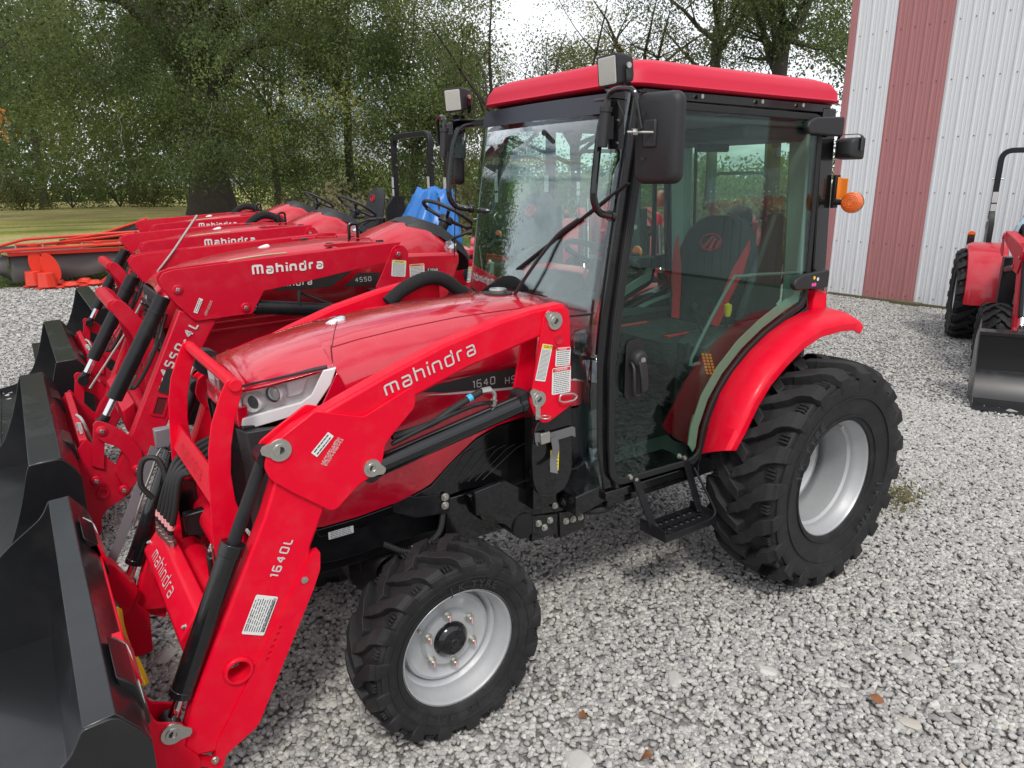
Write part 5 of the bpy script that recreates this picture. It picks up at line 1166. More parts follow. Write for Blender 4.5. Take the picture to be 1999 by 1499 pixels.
# antenna wire on the far side, step, sill conduit
MB().tube([(1.02, -.58, 1.97), (1.03, -.60, 1.7), (1.035, -.62, 1.40)], .0025, 5).build('antenna', bsat, T)
st = bpy.data.objects.new('step', None); C.objects.link(st); st.parent = T
MB().ribbon(round_path([(.885, .462, .655), (.872, .478, .60), (.815, .52, .415), (.80, .53, .405)], .02), .008, .034, side=(0, 1, .3)).ribbon(round_path([(.60, .462, .665), (.585, .478, .60), (.545, .52, .415), (.55, .53, .405)], .02), .008, .034, side=(0, 1, .3)).build('step_hanger', bsat, st, bevel=.002)
so_ = MB().box(.535, .825, .46, .60, .395, .402).box(.535, .825, .596, .602, .38, .412).box(.53, .537, .46, .6, .38, .43).box(.823, .83, .46, .6, .38, .43).build('step_plate', bsat, st, bevel=.002)
MB().tube(round_path([(.825, .60, .43), (.78, .605, .41), (.57, .605, .41), (.535, .60, .43), (.57, .50, .60)], .03), .005, 8).build('step_hoop', bsat, st)
tb = MB()
for i in range(7):
    for j in range(2): tb.lathe([(0, .012), (.004, .010), (.004, .007)], (.58 + .035 * i, .50 + .05 * j, .402), (0, 0, 1), 12)
tb.build('tread_button', black, so_)
for (x, z) in ((.905, .632), (.875, .615), (.60, .64), (.63, .655)): bolt(st, x, .468, z, 'y', 1, .009)
MB().box(.48, 1.0, .10, .45, .52, .583).box(.55, .9, .30, .462, .60, .62).build('cab_mount_beam', black, T, bevel=.005)
cd_ = MB(); pts = smooth_path([(1.16, .36, .56), (1.08, .40, .515), (.98, .42, .50), (.90, .41, .54), (.78, .38, .56)], 26)
cd_.tube(pts, [.0135 if i % 2 else .0165 for i in range(len(pts))], 10); cd_.build('conduit', hose_m, T, smooth=0)
cd_ = MB(); pts = smooth_path([(1.62, .27, .62), (1.68, .33, .56), (1.80, .36, .545), (1.88, .32, .58)], 26)
cd_.tube(pts, [.0095 if i % 2 else .0115 for i in range(len(pts))], 10); cd_.build('conduit', hose_m, T, smooth=0)
MB().prism([(1.15, .60), (1.15, .52), (.98, .545), (.98, .62)], 'y', .30, .44).build('cab_foot', black, T, bevel=.004)
# black sleeve over the hoses between hood and far tower
sp = [(1.506,-0.360,1.263),(1.426,-0.360,1.317),(1.316,-0.360,1.351),(1.230,-0.360,1.333),(1.143,-0.360,1.265)]
MB().tube([Vector(p_) for p_ in sp] , .030, 12, k=5).build('hose_sleeve', cloth_b, T)

for s in (1, -1):
    MB().prism([(-.142, 1.98), (-.142, 1.90), (-.195, 1.26), (-.195, .95), (-.235, .95), (-.240, 1.26), (-.20, 1.98)], 'y', s * .30, s * .398).build('pillar_liner', gpale, T, bevel=.01)
    MB().tube(round_path([(-.20, s * .28, 1.95), (-.24, s * .28, 1.25), (-.24, 0, 1.19)], .08, 5), .008, 6).build('rear_glass_seal', seal, T)
MB().box(1.055, 1.075, -.22, -.02, 1.26, 1.40).build('wiper_motor_cover', bplas, T, bevel=.02)
for y_, z_ in ((-.18, 1.31), (-.06, 1.31)): MB().cyl((1.07, y_, z_), (1.115, y_, z_ - .01), .011, n=12).build('wiper_bolt', bplas, T)
MB().cyl((.998, .03, 1.925), (1.03, .07, 1.915), .010, n=8).build('glass_clip', bplas, T)
# ================================================================ open-station tractors with roll bars and loaders
S['M'] = (1.5, [[(0, 0), (0, 1.35), (1.5, 1.35), (1.5, 0)], [(.75, 1.35), (.75, 0)]])
S['Y'] = (.9, [[(0, 1.3), (.45, .7), (.9, 1.3)], [(.45, .7), (.45, 0)]])

def rops_tractor():
    t = thing('loader_tractor', 'red open tractor with front loader and black roll bar parked right beside the cab tractor', 'tractor', (0, 0, 0), 0, 'parked loader tractors')
    def sec(x, zc, w_, zb):
        q = [(0, zc), (.12, zc - .004), (.21, zc - .022), (w_ - .03, zc - .06), (w_, zc - .10), (w_, zb)]; q = [(min(a, w_), b) for a, b in q]
        return [(x, -a, b) for a, b in reversed(q[1:])] + [(x, a, b) for a, b in q]
    ss = [(1.06, 1.405, .285, 1.06), (1.4, 1.403, .285, 1.06), (1.75, 1.378, .283, 1.06), (2.0, 1.345, .28, 1.04), (2.2, 1.305, .27, 1.02), (2.34, 1.262, .25, 1.0), (2.40, 1.21, .22, 1.0)]
    h = MB(); h.loft([sec(*a) for a in ss], closed=False, caps=False); h.build('hood', redb2, t, smooth=30, thick=.006)
    MB().prism([(2.385, 1.19), (2.41, 1.19), (2.43, .62), (2.39, .62)], 'y', -.21, .21).build('front_grille', bplas, t, bevel=.008)
    g = MB()
    for i in range(16): g.box(2.40, 2.438, -.19, .19, .66 + i * .03, .668 + i * .03)
    g.build('grille_bar', bsat, t, kind='stuff', smooth=0)
    for s in (1, -1):
        MB().loft([[(2.30, s * .255, 1.10), (2.425, s * .215, 1.09), (2.430, s * .10, 1.09), (2.39, s * .1, 1.09)], [(2.28, s * .26, 1.18), (2.40, s * .22, 1.165), (2.405, s * .10, 1.16), (2.38, s * .1, 1.16)]]).build('headlight', lens_m, t, bevel=.003)
        MB().prism([(1.08, 1.07), (2.28, 1.03), (2.35, .98), (2.36, .74), (2.0, .70), (1.2, .78), (1.08, .82)], 'y', s * .262, s * .278).build('side_panel', redb2, t, bevel=.006)
        for z, q in ((1.03, .286), (.99, .290)): MB().prism([(1.1, z + .01), (2.2, z - .02), (2.2, z - .035), (1.1, z - .005)], 'y', s * .275, s * q).build('panel_rib', redb2, t, bevel=.003)
        MB().prism([(1.82, 1.16), (1.62, 1.148), (1.48, 1.150), (1.33, 1.235), (1.42, 1.226), (1.74, 1.205)], 'y', s * .2890, s * .2898).build('decal_band', ink, t, smooth=0)
        MB().prism([(1.30, 1.219), (1.155, 1.211), (1.19, 1.133), (1.40, 1.143)], 'y', s * .2890, s * .2898).build('decal_band', ink, t, smooth=0)
        u = (-s, 0, 0)
        a = (1.86, .2900 * s, 1.176) if s > 0 else (1.46, .2900 * s, 1.176)
        lettering('Mahindra', a, u, (0, 0, 1), .024, t, white_d, .26)
        a = (1.322, .2900 * s, 1.166) if s > 0 else (1.205, .2900 * s, 1.166)
        lettering('4550', a, u, (0, 0, 1), .0185, t, silver_d, .22)
        # lower side panels under the cowl with stickers
        MB().prism([(1.0, 1.319), (.62, 1.307), (.62, 1.24), (.70, 1.06), (.80, .80), (1.05, .70), (1.10, 1.0)], 'y', s * .25, s * .345).build('cowl_side_panel', redb2, t, bevel=.02)
        # loader arm
        A = bpy.data.objects.new('loader_arm', None); C.objects.link(A); A.parent = t
        boom = [(2.431,1.297),(2.411,1.325),(2.368,1.337),(2.089,1.356),(1.601,1.384),(1.133,1.410),(1.210,1.303),(1.598,1.245),(1.905,1.201),(1.937,1.199),(2.010,1.084),(2.119,1.082),(2.282,1.076),(2.304,1.089),(2.376,1.179),(2.424,1.259)]
        leg = [(2.358,1.139),(2.645,0.556),(2.751,0.361),(2.721,0.237),(2.639,0.295),(2.545,0.448),(2.467,0.597),(2.316,0.857),(2.187,1.065)]
        arm_b = [boom[i] for i in (2, 3, 4, 5, 6, 7, 8, 9, 10, 14)]
        MB().prism(boom, 'y', s * .545, s * .553).build('elbow_plate', redb, A, bevel=.002)
        MB().prism(boom, 'y', s * .455, s * .463).build('elbow_plate', redb, A, bevel=.002)
        MB().prism([boom[3], boom[4], boom[5], boom[6], boom[7], boom[8], boom[9], boom[11]], 'y', s * .463, s * .545).build('boom', redb, A, bevel=.003)
        lg = MB().prism(leg, 'y', s * .468, s * .540).build('lower_leg', redb, A, bevel=.008)
        sk = [(2.517,0.727),(2.453,0.707),(2.496,0.602),(2.556,0.628)]
        MB().ring2(sk, inset(sk, .010), 'y', s * .540, s * .547).build('step_socket', redb, A)
        MB().prism(inset(sk, .010), 'y', s * .5402, s * .541).build('socket_shade_plate', mat('hollow_shade_red', (.10, .002, .006), .7), A, smooth=0)  # flat plate, shade inside the socket painted as darker red
        tw = [(1.217,1.342),(1.199,1.377),(1.174,1.396),(1.125,1.391),(1.098,1.357),(1.098,1.193),(1.228,1.151),(1.316,1.159),(1.262,1.250)] 
        MB().prism(fillet(tw, .012, 3), 'y', s * .558, s * .568).build('loader_tower', redb, A, bevel=.002)
        MB().box(1.13, 1.30, s * .40, s * .54, .42, 1.14).build('tower_post', bsat, A, bevel=.006)
        for (x, z) in ([(2.355,1.241),(2.041,1.121)]): MB().lathe([(0, .024), (.006 * s, .024), (.010 * s, .020), (.010 * s, .0005)], (x, s * .553, z), (0, 1, 0), 24).build('pin_boss', redb, A); MB().obox((x, s * .566, z), (.018, .006, .018), u=(1, 0, .3)).build('pin', zinc, A, bevel=.002)
        q = (1.166,0.565,1.346); MB().lathe([(0, .024), (.010 * s, .022), (.010 * s, .0005)], (q[0], s * .568, q[2]), (0, 1, 0), 24).build('pin_boss', redb, A); MB().obox((q[0], s * .580, q[2]), (.02, .006, .02), u=(1, 0, .3)).build('pin', zinc, A, bevel=.002)
        # cylinders
        e0 = Vector((2.40, s * .505, 1.232)); e1 = Vector((2.768, s * .505, .610)); d = (e1 - e0).normalized()
        bc_ = MB().cyl(e0 + d * .03, e0 + d * .585, .037, n=24).cyl(e0 + d * .11, e0 + d * .125, .040, n=24).build('bucket_cylinder', bsat, t, bevel=.0015)
        MB().cyl(e0 + d * .585, e0 + d * .68, .019, n=18).build('rod', chrome, bc_); MB().cyl(e1 - Vector((0, .03, 0)), e1 + Vector((0, .03, 0)), .03, n=18).cyl(e1 - d * .05, e1, .023, n=12).build('rod_eye', bsat, bc_)
        MB().tube([e0 + d * .48 + Vector((0, 0, -.03)), e0 + d * .46 + Vector((-.04, 0, -.06)), e0 + d * .30 + Vector((-.06, 0, -.04)), e0 + d * .10 + Vector((-.04, -.02 * s, -.03))], .010, 8, k=5).build('hose', hose_m, bc_)
        MB().cyl(e0 + d * .44 + Vector((-.035, 0, -.02)), e0 + d * .52 + Vector((-.03, 0, -.02)), .012, n=8).build('hose_fitting', zinc, bc_)
        MB().tube([e0 + Vector((.01, .0, -.03)), e0 + d * .3 + Vector((-.06, 0, -.02)), e0 + d * .46 + Vector((-.045, 0, -.01))], .004, 6).tube([e0 + Vector((-.01, .0, -.03)), e0 + d * .3 + Vector((-.075, 0, -.02))], .004, 6).build('oil_pipe', zinc, bc_)
        l0 = Vector((2.035, s * .505, 1.118)); l1 = Vector((1.20, s * .505, 1.00)); d = (l1 - l0).normalized()
        lc_ = MB().cyl(l0 + d * .06, l0 + d * .66, .038, n=24).cyl(l0 + d * .06, l0 + d * .08, .042, n=24).build('lift_cylinder', bsat, t); MB().cyl(l0, l0 + d * .07, .024, n=16).cyl(l0 + d * .66, l1, .02, n=16).build('rod', chrome, lc_)
        MB().tube([(1.74, s * .52, 1.18), (1.75, s * .53, 1.13), (1.74, s * .53, 1.08), (1.70, s * .52, 1.05)], .009, 8, k=4).tube([(1.74, s * .50, 1.17), (1.60, s * .50, 1.10), (1.44, s * .5, 1.04)], .008, 8, k=3).build('hose', hose_m, t)
        # links and carrier plate
        ln = [(2.811,0.633),(2.790,0.651),(2.747,0.629),(2.678,0.569),(2.620,0.462),(2.625,0.366),(2.653,0.335),(2.682,0.361),(2.681,0.428),(2.726,0.504),(2.776,0.534),(2.808,0.578)]
        sl = [(2.809,0.609),(2.764,0.576),(2.794,0.391),(2.844,0.422)]
        cp = [(2.900, .50), (2.845, .56), (2.75, .41), (2.662, .31), (2.697, .231), (2.81, .173), (2.838, .137), (2.85, .05), (2.91, .04), (2.915, .30)]
        MB().prism(fillet(ln, .02, 3), 'y', s * .558, s * .568).build('bucket_link', redb, A, bevel=.002)
        MB().prism(sl, 'y', s * .530, s * .545).build('straight_link', redb, A, bevel=.002)
        cb = MB().prism(fillet(cp, .012, 3), 'y', s * .518, s * .528).build('carrier_plate', redb, A, bevel=.002)
        for (x, z) in ([(2.778,0.597),(2.653,0.367),(2.837,0.352),(2.726,0.275)]): MB().lathe([(0, .026), (.008 * s, .024), (.012 * s, .018), (.012 * s, .0005)], (x, s * .568, z), (0, 1, 0), 20).build('pin_boss', redb, A); MB().obox((x, s * .582, z), (.018, .005, .018), u=(1, 0, .4)).build('pin', zinc, A, bevel=.002)
        q = (2.816,0.545,0.267); MB().lathe([(0, .030), (.010 * s, .028), (.010 * s, .020), (-.002 * s, .019)], (q[0], s * .528, q[2]), (0, 1, 0), 24).build('plug_ring', redb, A)
        # guard
        gp_ = [(2.63, 1.16), (2.60, 1.185), (2.565, 1.165), (2.475, 1.03), (2.445, .90), (2.45, .5), (2.53, .5), (2.525, .85), (2.555, 1.0), (2.625, 1.11)]
        MB().prism(fillet(gp_, .02, 3), 'y', s * .285, s * .295).build('guard_plate', redb, t, bevel=.002)
        # wheels
        wheel(t, (1.80, s * .60, .36), s, .36, .125, .215, 'front_wheel', 17, .07, detail=False)
        wheel(t, (-.05, s * .66, .56), s, .565, .20, .275, 'rear_wheel', 20, .2, front=False, detail=False)
        fd = MB(); secs = []
        for a in range(-5, 150, 14):
            r_ = .64; x, z = -.05 + r_ * math.cos(R(a)), .56 + r_ * math.sin(R(a))
            secs.append([(x, s * .38, z), (x, s * .72, z), (x - .03 * math.cos(R(a)), s * .78, z - .03 * math.sin(R(a))), (x - .10 * math.cos(R(a)), s * .785, z - .10 * math.sin(R(a))), (x - .1 * math.cos(R(a)), s * .775, z - .1 * math.sin(R(a))), (x - .02 * math.cos(R(a)), s * .70, z - .02 * math.sin(R(a))), (x - .02 * math.cos(R(a)), s * .38, z - .02 * math.sin(R(a)))])
        fd.loft(secs).build('fender', redb2, t, smooth=50, bevel=.003)
        MB().prism([(.58, .60), (.4, 1.0), (.1, 1.19), (-.35, 1.15), (-.55, .90), (-.4, .6)], 'y', s * .37, s * .385).build('fender_side', redb2, t, bevel=.004)
        tl = MB().cyl((-.62, s * .70, 1.26), (-.60, s * .70, 1.26), .045, n=20); tl.build('turn_signal', orange_l, t, bevel=.006)
        MB().box(-.66, -.60, s * .66, s * .74, 1.05, 1.26).build('signal_post', bsat, t, bevel=.004)
        # roll bar leg lower bracket
        MB().prism([(-.86, 1.55), (-.70, 1.55), (-.60, 1.40), (-.60, 1.05), (-.68, .85), (-.9, .85)], 'y', s * .47, s * .53).build('roll_bar_bracket', bsat, t, bevel=.004)
        MB().lathe([(0, .018), (.01, .016), (.01, .0005)], (-.74, s * .53, 1.42), (0, s, 0), 14).tube([(-.70, s * .545, 1.46), (-.66, s * .55, 1.42), (-.70, s * .55, 1.34)], .005, 6, k=3).build('bracket_pin', zinc, t)
        decal(t, (-.722, -.545 * 0 + s * .5 - .028, 1.66), (0, 1, 0), (0, 0, 1), .056, .13, head=None, lines=9, seed=31); decal(t, (-.722, s * .5 - .028, 1.53), (0, 1, 0), (0, 0, 1), .056, .11, lines=8, seed=32)
    rb = MB().tube(round_path([(-.76, -.5, 1.45), (-.76, -.5, 2.30), (-.76, .5, 2.30), (-.76, .5, 1.45)], .13, 6), .046, 4, flat=(1, 0, 0)); rb.build('roll_bar', bsat, t, bevel=.008, smooth=30)
    for s in (1, -1): MB().lathe([(-.06, .014), (-.05, .014), (-.05, .008), (.05, .008), (.05, .014), (.06, .014)], (-.76, s * .5, 1.95), (0, 1, 0), 10).build('hinge_bolt', zinc, t)
    # cowl, cap, column, steering wheel, levers
    cs = []
    for x, zc, w_ in ((1.14, 1.40, .285), (1.02, 1.452, .30), (.90, 1.492, .30), (.80, 1.500, .29), (.72, 1.47, .28), (.62, 1.38, .27)):
        cs.append([(x, -w_, 1.10), (x, -w_, zc - .14), (x, -w_ * .82, zc - .055), (x, -.12, zc), (x, .12, zc), (x, w_ * .82, zc - .055), (x, w_, zc - .14), (x, w_, 1.10)])
    MB().loft(cs).build('cowl', redb2, t, smooth=50, bevel=.006)
    cs = []
    for x, zc, w_ in ((.90, 1.504, .20), (.80, 1.532, .24), (.70, 1.50, .24), (.60, 1.44, .23), (.50, 1.36, .22), (.44, 1.28, .20)):
        cs.append([(x, -w_, zc - .10), (x, -w_ * .8, zc - .02), (x, 0, zc), (x, w_ * .8, zc - .02), (x, w_, zc - .10), (x, 0, zc - .14)])
    MB().loft(cs).build('dash_cap', bplas, t, smooth=50, bevel=.004)
    sw_ = bpy.data.objects.new('steering_wheel', None); C.objects.link(sw_); sw_.parent = t; steering(sw_, (.50, 0, 1.53), .185, 30)
    MB().tube([(.60, .20, 1.38), (.52, .27, 1.42), (.48, .30, 1.425)], .010, 8).cyl((.51, .275, 1.422), (.46, .32, 1.426), .016, n=12).build('shuttle_lever', bplas, t)
    foil = MAT.get('crumpled_foil') or mat('crumpled_foil', (.55, .56, .58), .25, metal=.8, bump=1, bscale=30)
    rr = random.Random(3); f = MB(); f.lathe([(-.035, .0005), (-.03, .03), (0, .045), (.03, .035), (.05, .0005)], (.66, .30, 1.33), (0, 0, 1), 9); f.v = [(a + rr.uniform(-.012, .012), b + rr.uniform(-.012, .012), c + rr.uniform(-.012, .012)) for a, b, c in f.v]; f.build('foil_wrapped_switch', foil, t, smooth=0)
    f = MB(); f.lathe([(-.06, .0005), (-.05, .02), (0, .03), (.06, .025), (.08, .0005)], (.40, .36, 1.16), (0, 0, 1), 9); f.v = [(a + rr.uniform(-.01, .01), b + rr.uniform(-.01, .01), c + rr.uniform(-.01, .01)) for a, b, c in f.v]; f.build('foil_wrapped_lamp', foil, t, smooth=0)
    bv = []
    for t_b, r_b in ((0, .0005), (.012, .010), (.04, .018), (.058, .020), (.068, .015), (.07, .0005)): bv.append([(1.80 - t_b, r_b * math.cos(a), 1.372 + t_b * .08 + max(0, r_b * math.sin(a)) * .9) for a in np.linspace(-.3, math.pi + .3, 10)])
    MB().loft(bv).build('hood_badge', white_d, t)
    # handles and latches on the hood
    MB().tube(round_path([(1.28, .14, 1.39), (1.28, .14, 1.50), (1.225, .14, 1.50), (1.225, .14, 1.39)], .02, 4), .010, 8).build('black_loop', black, t)
    for s in (1, -1):
        MB().tube([(1.37, s * .29, 1.375), (1.32, s * .28, 1.422), (1.21, s * .28, 1.42), (1.19, s * .29, 1.388)], .004, 6).build('latch_wire', redb, t)
        MB().prism([(1.50, 1.385), (1.44, 1.385), (1.40, 1.372), (1.20, 1.355), (1.08, 1.36), (1.08, 1.39), (1.30, 1.405), (1.50, 1.40)], 'y', s * .285, s * .300).build('tank_flange', redb2, t, bevel=.003)
        for x in (1.44, 1.12): MB().box(x - .02, x + .02, s * .21, s * .24, 1.385, 1.402).build('rubber_stop', bplas, t, bevel=.003)
    # seat
    st = bpy.data.objects.new('seat', None); C.objects.link(st); st.parent = t
    seat_parts(st, .04, 0, 1.04, fabric, None, True, .22); MB().box(-.15, .2, -.16, .16, .80, 1.04).build('seat_base', bsat, st, bevel=.02)
    MB().tube([(.10, .24, 1.22), (-.05, .27, 1.30), (-.2, .27, 1.30)], .02, 8).tube([(.10, -.24, 1.22), (-.05, -.27, 1.30), (-.2, -.27, 1.30)], .02, 8).build('armrests', bplas, st)
    MB().box(-.25, .95, -.36, .36, .56, .60).build('floor_plate', bsat, t, bevel=.01)
    # frame and driveline
    MB().box(.2, 2.35, -.17, .17, .42, .80).box(-.3, .3, -.2, .2, .35, .85).cyl((1.80, -.5, .36), (1.80, .5, .36), .06, n=16).cyl((-.05, -.55, .56), (-.05, .55, .56), .08, n=16).build('chassis', bsat, t, bevel=.006)
    MB().cyl((2.615, -.29, 1.150), (2.615, .29, 1.150), .033, n=20).build('guard_tube', redb, t, bevel=.003)
    MB().cyl((2.55, -.47, .55), (2.55, .47, .55), .055, n=20).build('cross_tube', redb, t)
    MB().prism([(2.60, .66), (2.66, .62), (2.65, .50), (2.60, .50)], 'y', -.36, .36).build('hose_cover', redb, t, bevel=.006)
    lettering('mahindra', (2.658, -.20, .548), (0, 1, 0), (.05, 0, 1), .030, t, silver_d, .18)
    MB().box(2.84, 2.875, -.50, .50, .10, .17).box(2.84, 2.875, -.50, .50, .50, .55).build('carrier_frame', redb, t, bevel=.004)
    MB().tube([(2.24, .47, 1.30), (2.10, .42, 1.345), (1.9, .40, 1.365), (1.75, .38, 1.37)], .006, 6, k=3).tube([(2.26, .44, 1.29), (2.12, .39, 1.335), (1.9, .37, 1.35), (1.75, .35, 1.355)], .006, 6, k=3).build('oil_pipe', mat('pale_pipe', (.55, .45, .28), .4, metal=.5), t)
    ir = [(2.022,-0.445,1.556),(2.185,-0.445,1.347),(2.256,-0.445,1.265),(2.283,-0.445,1.236),(2.298,-0.445,1.184)]
    MB().tube(ir + [(2.399,-0.445,1.049),(2.511,-0.445,0.874),(2.745,-0.445,0.566)], .007, 8).build('indicator_rod', zinc, t)
    MB().tube([(1.06, -.40, 1.36), (1.14, -.40, 1.43), (1.24, -.40, 1.465), (1.34, -.40, 1.43), (1.44, -.41, 1.33)], .035, 10, k=4).build('hose_sleeve', cloth_b, t)
    # bucket
    bu = bpy.data.objects.new('bucket', None); C.objects.link(bu); bu.parent = t
    bucket(bu, 0, .905, 3.083, 2.962, .600, 3.19, bbucket, deep=3.50, curve=[(3.34, .09), (3.235, .18), (3.165, .34), (3.125, .46), (3.098, .56)])
    for y in (-.45, .45): MB().prism([(2.955, .59), (2.90, .55), (2.885, .47), (2.91, .45)], 'y', y - .10, y + .10).build('bucket_hook_plate', bbucket, bu, bevel=.004)
    MB().tube([(2.86, .30, .62), (2.84, .34, .60), (2.82, .36, .50), (2.82, .37, .43)], .008, 8, k=3).build('latch_lever', zinc, t)
    for z in (.40, .58):
        pts = [(2.86 + .012 * math.cos(k * 1.26), .33 + .0035 * k, z + .012 * math.sin(k * 1.26)) for k in range(40)]; MB().tube(pts, .0025, 5).build('latch_spring', zinc, t)
    return t
redb2 = mat('red_hood_paint_dusty', (.52, .004, .020), .32, coat=.6, dirt=((.50, .10, .10), .3), dscale=7, coat_rough=.08)
A_ = rops_tractor(); SLV = [c for c in A_.children if c.name.startswith('hose_sleeve')][0]

protoparts = list(A_.children)
B_ = copy_tree(A_); C_ = copy_tree(A_); D_ = copy_tree(A_); E_ = copy_tree(A_); F_ = copy_tree(A_)
bpy.data.objects.remove(SLV); A_.location = (-.25, -2.045, 0); B_.location = (-.46, -4.12, .0); C_.location = (-.86, -6.24, .02)
for t_ in (B_, C_):
    for c in list(t_.children):
        if c.name.startswith('indicator_rod'): bpy.data.objects.remove(c)
B_['label'] = 'second red loader tractor in the row, blue tarp over its seat'
C_['label'] = 'farthest red loader tractor in the row, nearest the mown field'
D_.scale = (.89, .89, .89)
for c in list(D_.children):
    if c.name.startswith('bucket') and c.type == 'EMPTY':
        for k in list(c.children): bpy.data.objects.remove(k)
        bucket(c, 0, .86, 3.083, 2.962, .640, 3.10, bbucket, deep=3.36, curve=[(3.28, .14), (3.20, .30), (3.13, .46), (3.10, .58)])
D_.location = (-6.28, -.80, 0); D_.rotation_euler = (0, 0, R(28.5)); D_['label'] = 'red loader tractor facing the camera by the barn, cut by the right edge'
E_.location = (-5.6, -6.9, -.05); E_.rotation_euler = (0, 0, R(52)); E_['label'] = 'red tractor seen through the windshield with its hood towards the camera'
F_.location = (-9.9, -7.6, -.42); F_.rotation_euler = (0, 0, R(215)); F_['label'] = 'small red tractor with a roll bar seen through the rear glass of the cab'
# stickers that only the nearest one shows

def quad_decal(t, pts, **k):
    a0, a1, a2 = (Vector(p) for p in pts); return decal(t, a0, a1 - a0, a2 - a0, (a1 - a0).length, (a2 - a0).length, **k)
quad_decal(A_, [(0.987,0.350,1.168),(0.884,0.350,1.168),(0.989,0.350,1.253)], head=orange_d, headtext='WARNING', lines=8, seed=41)
quad_decal(A_, [(1.215,0.569,1.221),(1.126,0.569,1.210),(1.211,0.569,1.314)], head=yellow_d, headtext='CAUTION', lines=12, seed=42)
p0, p1, p2 = [(0.874,0.350,1.175),(0.789,0.350,1.172),(0.875,0.350,1.223)]
dd = decal(A_, p0, Vector(p1) - Vector(p0), Vector(p2) - Vector(p0), (Vector(p1) - Vector(p0)).length, (Vector(p2) - Vector(p0)).length, m=ink, lines=0, seed=43)
U = (Vector(p1) - Vector(p0)); V = (Vector(p2) - Vector(p0))
text('7 YEAR', Vector(p0) + U * .12 + V * .56, U, V, .024, A_, white_d, 'print', True, .003); text('WARRANTY', Vector(p0) + U * .06 + V * .14, U, V, .0175, A_, white_d, 'print', True, .003)
p0, p1, p2 = [(1.984,0.556,1.288),(1.611,0.556,1.296),(1.986,0.556,1.342)]
U = (Vector(p1) - Vector(p0)); V = (Vector(p2) - Vector(p0)); wd = sum(S[c][0] + .42 + (.36 if S[c][0] else .22) for c in 'Mahindra') - .66
MA = [lettering('Mahindra', p0, U, V, U.length / wd, A_, white_d, .36)]
p0, p1, p2 = [(2.376,0.545,0.922),(2.280,0.545,1.053),(2.392,0.545,0.961)]
U = (Vector(p1) - Vector(p0)); V = (Vector(p2) - Vector(p0)); MA.append(lettering('4550-4L', Vector(p0) - U * .85, U, V, .030, A_, silver_d, .30))
quad_decal(A_, [(2.279,0.556,1.114),(2.244,0.556,1.183),(2.292,0.556,1.129)], lines=2, seed=44)
quad_decal(A_, [(2.507,0.545,0.742),(2.456,0.545,0.717),(2.455,0.545,0.859)], m=ink, lines=0, seed=45)
lb = MB()
for i in range(3):
    q = [(2.501,0.546,0.750),(2.484,0.546,0.790),(2.470,0.546,0.825)][i]; lb.add([(q[0], q[1], q[2]), (q[0] - .035, q[1], q[2] - .006), (q[0] - .04, q[1], q[2] + .012), (q[0] - .005, q[1], q[2] + .018)], [(0, 1, 2, 3)])
lb.build('print', white_d, A_, smooth=0, kind='stuff')
p0, p1, p2 = [(2.239,0.557,1.096),(2.200,0.557,1.165),(2.248,0.557,1.106)]; speckle(A_, p0, p1, p2, 14)

for t_ in (B_, C_, D_):
    for q in MA: c = q.copy(); C.objects.link(c); c.parent = t_
# blue tarp over the second tractor's seat
tarp_m = mat('blue_tarp', (.02, .16, .50), .35, bump=.6, bscale=18)
def drape(name, c, wx, wy, h, m, label, cat, sd, lean=.0, knots=9):
    bm = bmesh.new(); bmesh.ops.create_grid(bm, x_segments=26, y_segments=26, size=1); rr = np.random.default_rng(sd)
    ph = rr.uniform(0, 6, 6)
    for v in bm.verts:
        a, b = v.co.x, v.co.y; r = max(abs(a), abs(b)); top = 1 if r < .55 else max(0, 1 - (r - .55) / .45) ** .8
        z = h * top + .03 * math.sin(7 * a + ph[0]) * math.sin(6 * b + ph[1]) + .02 * math.sin(15 * a + ph[2] + 9 * b); k = .72 + .28 * r
        an = math.atan2(b, a); fold = 1 + (.10 * math.sin(an * 7 + ph[3]) + .06 * math.sin(an * 13 + ph[4])) * (1 - top)
        v.co = Vector((c[0] + a * wx * k * fold + lean * z, c[1] + b * wy * k * fold, c[2] + z))
    me = bpy.data.meshes.new(name); bm.to_mesh(me); bm.free(); me.materials.append(m); me.shade_smooth(); o = bpy.data.objects.new(name, me); C.objects.link(o)
    s = o.modifiers.new('t', 'SOLIDIFY'); s.thickness = .002; return tag(o, label, cat)
drape('tarp', (-.60, -4.10, 1.10), .26, .32, .56, tarp_m, 'crumpled bright blue tarp pulled over a tractor seat', 'tarp', 3, lean=-.30)
bag_m = glass('clear_blue_film', (.55, .68, .78), 1.5, .1)
drape('plastic_bag', (-6.46, -.79, 1.12), .28, .30, .58, mat('pale_blue_film', (.30, .42, .52), .15, coat=1, bump=.8, bscale=14), 'pale blue plastic bag over the seat of the tractor by the barn', 'seat cover', 4, lean=-.3)

